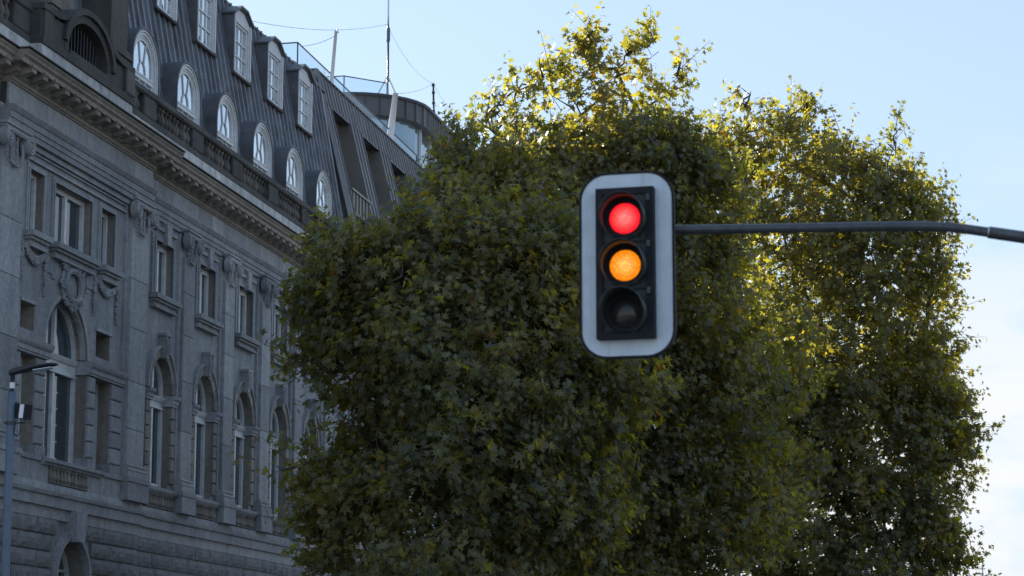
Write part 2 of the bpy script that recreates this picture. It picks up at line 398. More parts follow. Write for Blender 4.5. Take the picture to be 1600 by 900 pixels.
def window(c, h, zb, zt, w, rise=0.0, mull=(0.0,), transom=None, fr=0.10, gm='glass', pm='white_paint', bars=0):
    """one window: frame > panes, mullions"""
    P = (lambda o: arch_pts(c, h, zb, zt, rise, o)) if rise else (lambda o: rect_pts(c, h, zb, zt, o))
    mb = MB(); A, Bq = P(0.02), P(-fr)
    mb.ring(A + [A[0]] if False else A, Bq, w - 0.06, w + 0.07, closed=True)
    f = SB.part('window', mb, pm)
    for m_ in mull:
        q = max(0.0, 1 - (m_ / h) ** 2)
        top = (zt + rise * math.sqrt(q)) if rise else zt
        SB.part('mullion', MB().box(c + m_ - 0.06, c + m_ + 0.06, w - 0.04, w + 0.07, zb + fr * .5, top - fr * .5), pm, f)
    # panes split at the transom and the mullions
    xs = [c - h + fr] + [c + m_ for m_ in mull] + [c + h - fr]
    zsplit = [zb + fr] + ([transom[0], transom[1]] if transom else [])
    for a, b in zip(xs[:-1], xs[1:]):
        if transom:
            SB.part('pane', MB().box(a, b, w - 0.03, w - 0.01, zb, transom[0]), gm, f)
            lo = transom[1]
        else: lo = zb
        if rise:
            n = 7
            pts = [(a, lo), (b, lo)]
            for i in range(n + 1):
                s = b + (a - b) * i / n
                pts.append((s, zt + (rise - fr * .6) * math.sqrt(max(0, 1 - ((s - c) / (h - fr * .4)) ** 2))))
            SB.part('pane', MB().prism(pts, w - 0.03, w - 0.01), gm, f)
        else:
            SB.part('pane', MB().box(a, b, w - 0.03, w - 0.01, lo, zt), gm, f)
    if transom:
        z0, z1 = transom
        prof = [(w - .05, z0), (w + .10, z0), (w + .10, z0 + .05), (w + .06, z0 + .07), (w + .06, z1 - .14), (w + .10, z1 - .12), (w + .14, z1 - .05), (w + .16, z1), (w - .05, z1)]
        SB.part('transom', MB().profile(prof, c - h, c + h), pm, f)
    return f

def sill(c, h, z, w, low=0.24):
    mb = MB()
    mb.box(c - h, c + h, w - 0.05, w + 0.24, z - 0.13, z)
    mb.box(c - h + .06, c + h - .06, w - 0.05, w + 0.17, z - 0.20, z - 0.131)
    mb.box(c - h + .12, c + h - .12, w - 0.05, w + 0.10, z - 0.30, z - 0.201)
    mb.box(c - h + .10, c + h - .10, w - 0.05, w + 0.14, z - 0.36, z - 0.301)
    return SB.part('window_sill', mb, 'stone')

# main wall, pavilion and recessed lengths
holes_p = [dict(c=PAVC, h=1.14, zb=12.0, zt=13.42), dict(c=48.28, h=0.40, zb=12.0, zt=13.42), dict(c=52.70, h=0.46, zb=12.0, zt=13.42),
           dict(c=50.41, h=1.29, zb=6.95, zt=9.56, rise=1.28), dict(c=48.12, h=0.44, zb=7.0, zt=9.20), dict(c=52.68, h=0.52, zb=7.0, zt=9.20),
           dict(c=48.08, h=0.38, zb=9.76, zt=10.36, depth=0.40), dict(c=52.68, h=0.45, zb=9.74, zt=10.36, depth=0.40),
           dict(c=51.0, h=0.98, zb=3.0, zt=4.28, rise=0.95)]
mb = MB(); rv = []; wall_with_holes(mb, PAV0, PAV1, 0, 16.0, 0.10, holes_p, 0.55, rv)
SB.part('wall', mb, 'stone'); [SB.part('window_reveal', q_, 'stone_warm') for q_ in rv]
def rec_wall(a, b, bs):
    hs = []
    for c in bs:
        hs += [dict(c=c, h=0.66, zb=12.0, zt=13.42), dict(c=c, h=0.80, zb=6.95, zt=9.50, rise=0.90)]
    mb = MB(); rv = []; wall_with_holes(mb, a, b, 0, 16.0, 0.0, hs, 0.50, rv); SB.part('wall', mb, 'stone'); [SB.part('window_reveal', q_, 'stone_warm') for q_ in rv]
rec_wall(PAV1, S_R, [b for b in bays if b > 56 and b < 79]); rec_wall(S_L, PAV0, [b for b in bays if b < 46])
SB.part('wall', MB().box(S_L, S_R, -12, -11.9, 0, 22).box(S_L, S_L + .2, -12, -.01, 0, 16).box(S_R - .2, S_R - .01, -12, -.6, 0, 16).box(PAV0, PAV0 + .02, 0, .1, 0, 16).box(PAV1 - .02, PAV1, 0, .1, 0, 16), 'stone')
# dark rooms behind the windows
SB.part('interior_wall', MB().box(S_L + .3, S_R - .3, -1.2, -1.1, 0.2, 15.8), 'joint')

# pavilion windows
window(PAVC, 1.14, 12.0, 13.42, -0.13, mull=(0.0,), fr=.11)
window(48.28, 0.40, 12.0, 13.42, -0.13, mull=(), fr=.09)
window(52.70, 0.46, 12.0, 13.42, -0.13, mull=(), fr=.09)
window(50.41, 1.29, 6.95, 9.56, -0.24, rise=1.28, mull=(-0.05,), transom=(9.10, 9.52), fr=.13)
window(48.12, 0.44, 7.0, 9.20, -0.26, mull=(), fr=.08); window(52.68, 0.52, 7.0, 9.20, -0.26, mull=(), fr=.08)
f = window(51.0, 0.98, 3.0, 4.28, -0.35, rise=0.95, mull=(0.0,), fr=.10)
for z in (3.6, 4.05, 4.5): SB.part('glazing_bar', MB().box(50.1, 51.9, -0.37, -0.28, z, z + .06), 'cream_paint', f)
for c_, h_ in ((48.08, .38), (52.68, .45)):
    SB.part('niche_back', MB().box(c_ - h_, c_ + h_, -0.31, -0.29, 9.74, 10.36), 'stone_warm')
    SB.part('niche_lintel', MB().box(c_ - h_ - .05, c_ + h_ + .08, .10, .14, 10.365, 10.44), 'stone')
sill(PAVC - .02, 1.32, 11.98, 0.12); sill(48.25, 0.56, 11.98, 0.12); sill(52.72, 0.60, 11.98, 0.12)
# recessed bay windows
for c in bays:
    window(c, 0.66, 12.0, 13.42, -0.20, mull=(0.02,), fr=.14)
    window(c, 0.80, 6.95, 9.50, -0.24, rise=0.90, mull=(0.0,), transom=(9.08, 9.40), fr=.15)
    sill(c, 0.95, 11.98, 0.01)
    # lintel surround with keystone
    mb = MB(); A = rect_pts(c, .66, 11.98, 13.42, .22); Bq = rect_pts(c, .66, 11.98, 13.42, .002)
    mb.ring([A[0], A[1], A[2], A[3]], Bq, -.01, .06)
    A2 = rect_pts(c, .66, 11.98, 13.42, .10); mb.ring(A2, Bq, -.01, .085)
    SB.part('window_surround', mb, 'stone')
    SB.part('lintel', MB().box(c - .78, c + .78, .0, .13, 13.70, 13.80).box(c - .72, c + .72, .0, .07, 13.64, 13.70), 'stone')
    SB.part('keystone', MB().prism([(c - .13, 13.38), (c + .13, 13.38), (c + .19, 13.92), (c - .19, 13.92)], .0, .19), 'stone')
    # archivolt: voussoirs, keystone
    n = 11; av = SB.part('archivolt', MB().ring(arch_pts(c, .80, 9.5, 9.5, .90, .31, boff=0)[1:-1], arch_pts(c, .80, 9.5, 9.5, .90, .24, boff=0)[1:-1], 0, .13), 'stone')
    for i in range(n):
        if i == n // 2: continue
        a0, a1 = math.pi * i / n + .006, math.pi * (i + 1) / n - .006
        pp = lambda an, o: (c - (.80 + o) * math.cos(an), 9.5 + (.90 + o) * math.sin(an))
        am = (a0 + a1) / 2
        SB.part('voussoir', MB().prism([pp(a0, .002), pp(am, .002), pp(a1, .002), pp(a1, .235), pp(am, .235), pp(a0, .235)], -.3, .085), 'stone_warm', av)
    SB.part('keystone', MB().prism([(c - .10, 10.36), (c + .10, 10.36), (c + .17, 11.0), (c - .17, 11.0)], -.02, .22).box(c - .2, c + .2, 0, .26, 10.94, 11.02)
            .tube([(c - .07, .22, 10.45), (c - .09, .25, 10.7), (c - .11, .22, 10.92)], .04, 5).tube([(c + .07, .22, 10.45), (c + .09, .25, 10.7), (c + .11, .22, 10.92)], .04, 5), 'stone')
    for sg in (-1, 1):   # rusticated jambs and imposts
        x0, x1 = sorted((c + sg * .802, c + sg * 1.10))
        for i in range(6):
            z0 = 7.12 + i * .345
            L_ = .29 if i % 2 == 0 else .29
            SB.rep('jamb_stone', 'j', lambda m_: m_.block(-.147, .147, -.30, .075, .012, .328, .022), 'stone_warm', (x0 + x1) / 2, 0, z0)
        SB.part('impost', MB().profile([(-.32, 9.18), (.10, 9.18), (.10, 9.24), (.13, 9.26), (.13, 9.34), (.18, 9.38), (.20, 9.46), (-.32, 9.46)], min(x0, x1) - .05 * (sg > 0) - .02, max(x0, x1) + .10), 'stone')

def baluster_panel(s0, s1, z0, z1, w):
    p_ = SB.part('balustrade_panel', MB().box(s0, s1, w - .02, w + .0, z0, z1), 'joint')
    n = max(3, int((s1 - s0) / .21)); st = (s1 - s0) / n; h = z1 - z0
    for i in range(n):
        SB.rep('baluster', round(h, 3), lambda m_: m_.lathe([(.07, 0), (.07, h * .06), (.045, h * .1), (.085, h * .3), (.05, h * .68), (.045, h * .82), (.07, h * .88), (.07, h)], k=7), 'stone_warm', s0 + st * (i + .5), w + .07, z0, p_, smooth=False)
# band below the first-floor windows: pedestal course
def pedestals(a, b, w):
    SB.part('pedestal_course', MB().profile([(w - .1, 6.21), (w + .12, 6.21), (w + .12, 6.30), (w + .09, 6.40), (w - .1, 6.40)], a, b), 'stone')
pedestals(PAV0 - .1, PAV1 + .1, .12); pedestals(PAV1 + .1, S_R, 0.02); pedestals(S_L, PAV0 - .1, .02)
SB.part('balcony_rail', MB().profile([(.0, 6.80), (.26, 6.80), (.28, 6.84), (.34, 6.87), (.34, 6.95), (-.2, 6.95)], 48.9, 52.5), 'stone')
SB.part('pedestal', MB().box(47.3, 49.35, .1, .20, 6.401, 6.94), 'stone'); SB.part('pedestal', MB().box(51.75, 54.0, .1, .20, 6.401, 6.94), 'stone')
SB.part('pedestal_cap', MB().box(47.2, 48.85, .1, .25, 6.86, 6.97), 'stone'); SB.part('pedestal_cap', MB().box(52.55, 54.0, .1, .25, 6.86, 6.97), 'stone')
baluster_panel(49.36, 51.74, 6.42, 6.79, .12)
for c in bays:
    if c > 46: SB.part('balcony_rail', MB().profile([(.0, 6.80), (.14, 6.80), (.19, 6.87), (.19, 6.95), (-.3, 6.95)], c - 1.16, c + 1.16), 'stone')
    baluster_panel(c - .98, c + .98, 6.42, 6.79, .02)
# belt course
belt = lambda w: [(w - .15, 5.87), (w + .10, 5.87), (w + .10, 6.10), (w + .16, 6.13), (w + .18, 6.208), (w - .15, 6.208)]
SB.part('belt_course', MB().profile(belt(.17), PAV0 - .15, PAV1 + .15), 'stone')
SB.part('belt_course', MB().profile(belt(.04), PAV1 + .15, S_R), 'stone'); SB.part('belt_course', MB().profile(belt(.04), S_L, PAV0 - .15), 'stone')

# pilasters with ionic capitals
def volute(mb, s, z, w, sg, r0=.205):
    mb.disc((s, z), r0 + .02, w - .16, w, 14)
    pts = []
    for i in range(30):
        an = i / 29 * 4.6 * math.pi; r = r0 * (1 - i / 32)
        pts.append((s + sg * r * math.sin(an + math.pi * .2), w + .015, z + r * math.cos(an + math.pi * .2)))
    mb.tube(pts, .030, 5)
    mb.lump((s, w + .02, z), .035)
def capital_mesh(hw):
    def fn(mb):
        mb.box(-hw - .10, hw + .10, -.05, .14, .80, .86); mb.box(-hw - .05, hw + .05, -.05, .10, .74, .799)
        for sg in (-1, 1): volute(mb, sg * (hw - .03), .53, .15, sg)
        mb.tube([(-hw + .05, .10, .70), (0, .14, .66), (hw - .05, .10, .70)], .05, 6)
        mb.box(-hw + .06, hw - .06, -.02, .045, .60, .74)
        for i in range(5): mb.lump((-hw * .5 + i * hw * .25, .08, .64), .055)
        for sg in (-1, 1): mb.tube([(sg * hw * .50, .07, .5), (sg * hw * .5, .09, .25), (sg * hw * .42, .06, .02)], .035, 5)
        mb.tube([(-hw * .15, .05, .6), (-hw * .15, .05, .1)], .025, 4); mb.tube([(hw * .15, .05, .6), (hw * .15, .05, .1)], .025, 4)
        for i in range(7): mb.lump((0.02 * (-1) ** i, .07, .58 - i * .085), .05)
        mb.tube([(-hw * .45, .06, .02), (0, .09, -.04), (hw * .45, .06, .02)], .03, 5)
        mb.lump((0, .08, .0), .06)
        for i in range(5):                   # side garland hanging below the volute
            mb.lump((hw - .02, .10, .30 - i * .11), .06 - i * .006)
            mb.lump((-hw + .02, .10, .30 - i * .11), .06 - i * .006)
    return fn
def pilaster(c, hw, w0, w1):
    mb = MB().box(c - hw - .16, c + hw + .16, w0 - .05, w0 + .055, 7.0, 13.95)
    p_ = SB.part('pilaster', mb, 'stone')
    cuts = [7.33, 8.6, 9.95, 11.2, 12.35, 13.3] if int(c * 10) % 2 else [7.33, 8.2, 9.4, 10.75, 12.0, 13.3]
    for a, b in zip(cuts[:-1], cuts[1:]):
        SB.rep('stone_block', (round(hw, 2), round(w1 - w0, 3), round(b - a, 3)), lambda m_: m_.block(-hw, hw, 0, w1 - w0, .004, b - a - .004, .012), 'stone', c, w0, a, p_)
    SB.part('pilaster_base', MB().box(c - hw - .10, c + hw + .10, w0, w1 + .10, 6.98, 7.12).profile([(w0, 7.121), (w1 + .08, 7.121), (w1 + .10, 7.16), (w1 + .08, 7.20), (w1 + .03, 7.23), (w1 + .06, 7.28), (w1 + .03, 7.329), (w0, 7.329)], c - hw - .07, c + hw + .07), 'stone', p_)
    SB.part('pedestal', MB().box(c - hw - .12, c + hw + .12, w0 - .05, w1 + .12, 6.402, 6.86).box(c - hw - .15, c + hw + .15, w0 - .05, w1 + .15, 6.861, 6.979), 'stone', p_)
    SB.rep('capital', round(hw, 2), capital_mesh(hw), 'stone', c, w1, 13.22, p_)
pilaster(46.62, .60, .12, .27); pilaster(54.64, .60, .12, .27)
for c in pils_rec: pilaster(c, .42, .02, .17)

# entablature
def entab(a, b, w, wf):
    SB.part('architrave', MB().profile([(-.05, 13.98), (w + .04, 13.98), (w + .04, 14.10), (w + .07, 14.105), (w + .07, 14.22), (w + .10, 14.225), (w + .10, 14.36), (w + .13, 14.38), (w + .19, 14.47), (w + .19, 14.50), (-.05, 14.50)], a, b), 'stone')
    SB.part('frieze_back', MB().box(a, b, -.05, w - .02, 14.50, 15.0), 'joint')
    s = a; k = 0
    while s < b - .05:
        l_ = min(b - s, (1.15, 1.0, 1.3, .92)[k % 4])
        if b - s - l_ < .3: l_ = b - s
        SB.rep('frieze_stone', round(l_, 3), lambda m_: m_.block(.004, l_ - .004, 0, .06, .003, .50, .008), 'stone', s, w - .015, 14.503)
        s += l_; k += 1
    SB.part('bed_moulding', MB().profile([(-.05, 15.005), (w + .08, 15.005), (w + .08, 15.03), (w + .13, 15.06), (w + .13, 15.12), (w + .20, 15.16), (w + .20, 15.20), (-.05, 15.20)], a, b), 'stone_warm')
    wc = w + .66
    SB.part('cornice', MB().profile([(-.05, 15.36), (wc - .17, 15.36), (wc - .17, 15.33), (wc - .13, 15.33), (wc - .13, 15.45), (wc - .10, 15.455), (wc - .10, 15.475), (wc - .07, 15.48), (wc - .06, 15.53), (wc - .01, 15.58), (wc, 15.60), (-.05, 15.63)], a - (.4 if w > .1 else 0), b + (.62 if w > .1 else 0)), 'stone_warm')
    SB.part('lead_edge', MB().box(a - (.4 if w > .1 else 0), b + (.62 if w > .1 else 0), w + .3, wc + .03, 15.632, 15.66), 'stone_soot')
    SB.part('cornice_back', MB().box(a, b, -.05, w + .14, 15.201, 15.359), 'stone_warm')
    n = int(round((b - a + .3) / .62))
    for i in range(n):
        s = a + .18 + i * (b - a - .2) / (n - 1)
        def md(m_):
            m_.profile([(0, -.03), (.16, -.06), (.26, -.02), (.42, .0), (.42, .10), (0, .10)], -.125, .125)
            m_.box(-.15, .15, 0, .45, .101, .155)
        SB.rep('modillion', 'm', md, 'stone_warm', s, w + .13, 15.203)
entab(PAV0 + .15, PAV1 + .02, .27, 0); entab(PAV1 + .02, S_R, .02, 0); entab(S_L, PAV0 + .15, .02, 0)

# attic band and balustrade
def band(a, b, w):
    s = a; k = 0
    while s < b - .01:
        l_ = min(b - s, (1.9, 2.3, 1.6)[k % 3])
        if b - s - l_ < .5: l_ = b - s
        SB.rep('attic_stone', round(l_, 3) , lambda m_: m_.block(.003, l_ - .003, -.4, 0, 0, .50, .008), 'stone_light', s, w, 15.662)
        s += l_; k += 1
band(52.95, S_R, .33); band(S_L, 47.2, .33); band(47.2, 52.95, .58)
def balus(a, b, w, piers):
    bl = SB.part('balustrade', MB().box(a, b, w - .5, w + .04, 16.165, 16.25).box(a, b, w - .45, w, 16.251, 16.34)
                 .profile([(w - .42, 16.88), (w, 16.88), (w + .05, 16.92), (w + .05, 17.05), (w, 17.09), (w - .42, 17.09)], a, b), 'stone_soot')
    xs = [a] + piers + [b]
    for p_ in piers: SB.part('balustrade_pier', MB().block(p_ - .45, p_ + .45, w - .4, w + .02, 16.341, 16.879, .03), 'stone_soot', bl)
    for p0, p1 in zip(piers[:-1], piers[1:]):
        s0, s1 = p0 + .47, p1 - .47; n = int((s1 - s0) / .275)
        for i in range(n):
            SB.rep('baluster', 'top', lambda m_: m_.lathe([(.085, 0), (.085, .05), (.05, .07), (.10, .17), (.095, .23), (.045, .38), (.042, .42), (.07, .45), (.085, .47), (.085, .536)], k=8), 'stone_worn', s0 + (i + .5) * (s1 - s0) / n, w - .12, 16.342, bl, smooth=False)
balus(52.95, S_R, .30, [53.5, 54.95] + [p for p in pils_rec if p > 56] + [S_R - .2])
balus(S_L, 47.2, .30, [37.4, 40.9, 44.1, 46.7])
# pavilion parapet with the barred lunette
AC = 50.07
pp_ = MB()
pp_.box(47.2, 52.95, .0, .62, 16.165, 16.34)
pp_.box(47.2, 48.6, .05, .55, 16.341, 16.98); pp_.box(51.54, 52.95, .05, .55, 16.341, 16.98)
def arc_(rx, ry, zb, n=18): return [(AC + rx * math.cos(math.pi * (1 - i / n)), zb + ry * math.sin(math.pi * i / n)) for i in range(n + 1)]
pp_.ring(arc_(1.52, 1.02, 16.60), arc_(1.22, .78, 16.60), -.5, .56)
pp_.ring(arc_(1.60, 1.10, 16.62), arc_(1.42, .95, 16.62), -.5, .64)
pp_.box(48.601, 48.85, .04, .56, 16.341, 16.62); pp_.box(51.29, 51.539, .04, .56, 16.341, 16.62); pp_.box(48.851, 51.289, .04, .60, 16.341, 16.47)
for sg in (1, -1):
    P = [(AC + sg * (x - 50.07), z) for x, z in ((51.3, 17.25), (51.65, 17.06), (52.1, 16.985), (52.95, 16.985), (52.95, 17.12), (52.1, 17.13), (51.7, 17.22), (51.35, 17.42))]
    pp_.prism(P, .0, .63)
for s in (47.55, 52.62): pp_.box(s - .26, s + .26, .05, .61, 16.345, 16.98)
pv = SB.part('parapet', pp_, 'stone_soot')
SB.part('lunette_back', MB().box(48.7, 51.5, -.46, -.44, 16.2, 17.4), 'joint', pv)
for i in range(12):
    s = AC - 1.06 + i * .193; q = .76 * math.sqrt(max(0, 1 - ((s - AC) / 1.22) ** 2))
    SB.part('iron_bar', MB().tube([(s, .30, 16.45), (s, .30, 16.60 + q)], .016, 5), 'dark_steel', pv)
SB.part('attic_pier', MB().block(52.40, 52.92, .3, .66, 16.35, 16.97, .03), 'stone_worn', pv)
# stone chimneys behind the parapet
for a, b in ((49.7, 51.4), (53.65, 55.0)):
    SB.part('chimney', MB().box(a, b, -1.5, -.30, 16.0, 17.9).box(a - .06, b + .06, -1.56, -.24, 17.9, 18.08).box(a + .08, b - .1, -1.42, -.36, 18.081, 21.5).box(a - .05, b + .05, -1.5, -.25, 21.5, 21.8), 'stone_worn')

# mansard roof: standing-seam panels from gutter to ridge
def roof_w(z): return -.80 - .18 * (z - 17.0)
rf = SB.part('roof', MB().add([(S_L, roof_w(z) - .05, z) for z in (16.2, 18.5, 21, 23.35)] + [(S_R - .9, roof_w(z) - .05, z) for z in (16.2, 18.5, 21, 23.35)] + [(S_L, -9, 24.2), (S_R - .9, -9, 24.2), (S_L, -12, 16), (S_R - .9, -12, 16)],
             [(0, 1, 5, 4), (1, 2, 6, 5), (2, 3, 7, 6), (3, 8, 9, 7), (8, 10, 11, 9), (3, 2, 1, 0, 10, 8), (4, 5, 6, 7, 9, 11)]), 'roof_metal')
PWID = .46
def panel(mb):
    zs = [16.2, 17.2, 18.2, 19.3, 20.6, 22, 23.35]
    for a, b in zip(zs[:-1], zs[1:]):
        wa, wb = roof_w(a), roof_w(b)
        mb.add([(0, wa, a), (PWID, wa, b * 0 + a), (PWID, wb, b), (0, wb, b)], [(0, 1, 2, 3)])
        # raised seam
        mb.add([(-.03, wa, a), (-.022, wa + .085, a), (.022, wa + .085, a), (.03, wa, a), (-.03, wb, b), (-.022, wb + .085, b), (.022, wb + .085, b), (.03, wb, b)], [(0, 1, 5, 4), (1, 2, 6, 5), (2, 3, 7, 6)])
    mb.box(-.035, .035, roof_w(23.35) - .25, roof_w(23.35) + .07, 23.30, 23.44)
    jz = 19.9
    mb.box(.03, PWID - .03, roof_w(jz) - .02, roof_w(jz) + .012, jz, jz + .05)
n = int((S_R - .9 - S_L) / PWID)
for i in range(n): SB.rep('roof_panel', 'p', panel, 'roof_metal', S_L + i * PWID, 0, 0, rf)
SB.part('ridge_cap', MB().profile([(roof_w(23.35) - .3, 23.34), (roof_w(23.35) + .05, 23.34), (roof_w(23.35) + .05, 23.41), (roof_w(23.35) - .3, 23.46)], S_L, S_R - .9), 'cheek_metal', rf)
SB.part('gutter', MB().box(S_L, S_R, -.85, -.15, 16.16, 16.24), 'cheek_metal', rf)
# lower arched dormers
for c in [60.42 + BAY * k for k in range(-6, 5)]:
    if 52.5 < c < 54.5 : continue
    if 48.5 < c < 52: continue
    wd = -.65; h = 1.0; zs_ = 18.42
    P = lambda o: arch_pts(c, h, 16.6, zs_, .93, o, boff=0)
    hood = MB().ring(P(.04), P(-.02), roof_w(19.3) - .3, wd + .06)
    dm = SB.part('dormer', hood, 'cheek_metal')
    SB.part('surround', MB().ring(P(-.02), P(-.17), wd - .12, wd).ring(P(-.17), P(-.23), wd - .12, wd - .03).ring(P(-.03), P(-.08), wd, wd + .035), 'cream_paint', dm)
    SB.part('sash', MB().ring(P(-.23), P(-.31), wd - .12, wd - .05).box(c - .74, c + .74, wd - .12, wd - .02, 17.93, 18.02).box(c - .74, c + .74, wd - .12, wd - .04, 18.06, 18.11), 'white_paint', dm)
    SB.part('pane', MB().prism(arch_pts(c, h - .26, 16.7, zs_, .67), wd - .11, wd - .09), 'glass_sky', dm)
    bars = MB()
    for sx in (-.22, .22): bars.box(c + sx - .022, c + sx + .022, wd - .09, wd - .055, 16.7, 17.93)
    pts = [(c - .26 * math.cos(math.pi * i / 8), wd - .075, 18.11 + .36 * math.sin(math.pi * i / 8)) for i in range(9)]
    bars.tube(pts, .024, 4)
    bars.tube([(c - .13, wd - .075, 18.42), (c - .28, wd - .075, 19.02)], .022, 4); bars.tube([(c + .13, wd - .075, 18.42), (c + .28, wd - .075, 19.02)], .022, 4)
    bars.box(c - .72, c + .72, wd - .09, wd - .055, 17.3, 17.34)
    SB.part('glazing_bar', bars, 'white_paint', dm)
# upper pedimented dormers
for c in [60.42 + BAY * k for k in range(-6, 5)]:
    wd = -1.37; h = .86
    wr = roof_w(23) - .35
    pts = [(c - h, 20.85), (c - h, 22.72), (c - h * .35, 23.02), (c + h * .35, 23.02), (c + h, 22.72), (c + h, 20.85)]
    ins = lambda o: [(c - h + o, 20.85), (c - h + o, 22.72 - o * .55), (c - h * .35, 23.02 - o), (c + h * .35, 23.02 - o), (c + h - o, 22.72 - o * .55), (c + h - o, 20.85)]
    dm = SB.part('dormer', MB().ring(ins(-.03), ins(.03), wr, wd + .03), 'cheek_metal')
    SB.part('roof_slab', MB().prism([(c - h - .10, 22.70), (c - h * .36, 23.04), (c + h * .36, 23.04), (c + h + .10, 22.70), (c + h + .10, 22.76), (c + h * .38, 23.11), (c - h * .38, 23.11), (c - h - .10, 22.76)], wr, wd + .10), 'cheek_metal', dm)
    SB.part('surround', MB().ring([(c - h + .03, 20.85), (c - h + .03, 22.70), (c + h - .03, 22.70), (c + h - .03, 20.85)], [(c - .65, 20.85), (c - .65, 22.52), (c + .65, 22.52), (c + .65, 20.85)], wd - .12, wd)
            .prism([(c - h + .03, 22.701), (c + h - .03, 22.701), (c + h * .33, 22.98), (c - h * .33, 22.98)], wd - .2, wd - .02).box(c - h + .03, c - h + .12, wd, wd + .04, 20.9, 22.7).box(c + h - .12, c + h - .03, wd, wd + .04, 20.9, 22.7), 'cream_paint', dm)
    SB.part('sash', MB().ring(rect_pts(c, .65, 20.92, 22.52), rect_pts(c, .58, 20.99, 22.45), wd - .12, wd - .05, closed=True).box(c - .65, c + .65, wd - .12, wd - .03, 20.86, 20.92), 'white_paint', dm)
    SB.part('pane', MB().box(c - .60, c + .60, wd - .11, wd - .095, 20.95, 22.48), 'glass_sky', dm)
    bars = MB()
    for sx in (-.195, .195): bars.box(c + sx - .02, c + sx + .02, wd - .095, wd - .06, 20.98, 22.45)
    for z in (21.45, 21.93): bars.box(c - .58, c + .58, wd - .094, wd - .055, z, z + .045)
    SB.part('glazing_bar', bars, 'white_paint', dm)
    SB.part('flashing', MB().box(c - h - .05, c + h + .05, roof_w(20.8) - .05, wd + .06, 20.78, 20.85), 'stone_soot', dm)

# pavilion details: arch moulding, imposts, jamb stones, garlands, cartouche
AP = lambda o: arch_pts(50.41, 1.29, 9.56, 9.56, 1.28, o, boff=0)[1:-1]
ar = SB.part('archivolt', MB().ring(AP(.10), AP(.002), .0, .125).ring(AP(-.002), AP(-.07), -.05, .06), 'stone')
for i in range(13):
    a0, a1 = math.pi * i / 13 + .004, math.pi * (i + 1) / 13 - .004; am = (a0 + a1) / 2
    pp = lambda an, o: (50.41 - (1.29 + o) * math.cos(an), 9.56 + (1.28 + o) * math.sin(an))
    SB.part('voussoir', MB().prism([pp(a0, -.035), pp(am, -.035), pp(a1, -.035), pp(a1, .0), pp(am, .0), pp(a0, .0)], -.38, .02), 'stone_warm', ar)
for a, b in ((47.27, 49.20), (51.62, 53.95)):
    SB.part('impost', MB().profile([(-.42, 9.205), (.20, 9.205), (.20, 9.25), (.23, 9.26), (.23, 9.36), (.28, 9.40), (.31, 9.45), (.33, 9.53), (-.42, 9.53)], a, b), 'stone')
for x0, x1 in ((47.30, 47.66), (48.58, 49.11), (51.71, 52.14), (53.22, 53.9)):
    L_ = x1 - x0
    for i in range(5):
        SB.rep('jamb_stone', round(L_, 2), lambda m_: m_.block(-L_ / 2, L_ / 2, -.42, .07, .01, .385, .028), 'stone', (x0 + x1) / 2, .10, 7.22 + i * .396)
    SB.part('jamb_base', MB().box(x0 - .03, x1 + .03, -.4, .20, 6.98, 7.20), 'stone')
for sc_, sh_ in ((PAVC, 1.14), (48.28, .40), (52.70, .46)):
    mb = MB(); A = rect_pts(sc_, sh_, 12, 13.42, .13); Bq = rect_pts(sc_, sh_, 12, 13.42, .002); mb.ring(A, Bq, .05, .135)
    A = rect_pts(sc_, sh_, 12, 13.42, .06); mb.ring(A, Bq, .05, .155); SB.part('window_surround', mb, 'stone')
SB.part('string_course', MB().box(47.25, 54.0, .05, .17, 13.62, 13.68).box(47.25, 54.0, .05, .15, 13.80, 13.84).box(47.25, 54.0, .05, .21, 13.86, 13.979), 'stone')
for s, z0, z1 in ((47.55, 10.8, 11.66), (48.92, 10.7, 11.75), (51.95, 10.75, 11.6), (53.45, 10.75, 11.5)):
    mb = MB(); k = int((z1 - z0) / .055)
    for i in range(k):
        z = z1 - i * (z1 - z0) / k
        mb.lump((s + .035 * math.sin(i * 2.1), .15, z), .078 + .018 * math.sin(i * 1.7))
    mb.lump((s, .13, z0), .075); mb.box(s - .05, s + .05, .09, .115, z0, z1)
    SB.part('garland', mb, 'stone')
for c_, h_ in ((48.25, .55), (52.7, .6)):
    mb = MB()
    for i in range(13):
        t = i / 12; s = c_ - h_ + 2 * h_ * t; z = 11.60 - .24 * math.sin(math.pi * t)
        mb.lump((s, .17, z), .085 + .045 * math.sin(math.pi * t)); mb.lump((s + .03, .17, z + .08), .05)
    SB.part('garland', mb, 'stone')
mb = MB(); cz = 11.15; cc = 50.5
el = lambda a, b_, r_: [(cc + a * math.cos(2 * math.pi * i / 24), .16 + r_, cz + b_ * math.sin(2 * math.pi * i / 24) * (1 + .12 * math.cos(4 * math.pi * i / 24))) for i in range(25)]
mb.tube(el(.46, .40, .03), .075, 6); mb.tube(el(.60, .50, -.02), .055, 5)
mb.prism([(cc + .38 * math.cos(2 * math.pi * i / 16), cz + .34 * math.sin(2 * math.pi * i / 16)) for i in range(16)], .05, .13)
for sg in (-1, 1):
    for (dx, dz, r_) in ((.50, .40, .17), (.38, -.40, .18), (.62, -.05, .14)):
        pts = [(cc + sg * (dx + r_ * (1 - i / 14) * math.cos(i * .7)), .18, cz + dz + r_ * (1 - i / 14) * math.sin(i * .7)) for i in range(13)]
        mb.tube(pts, .045, 5)
for i in range(9): mb.lump((cc + random.uniform(-.22, .22), .19, cz + .45 + random.uniform(-.05, .20)), .10)
for i in range(7): mb.lump((cc + random.uniform(-.2, .2), .20, cz - .42 + random.uniform(-.14, .05)), .10)
SB.part('cartouche', mb, 'stone')
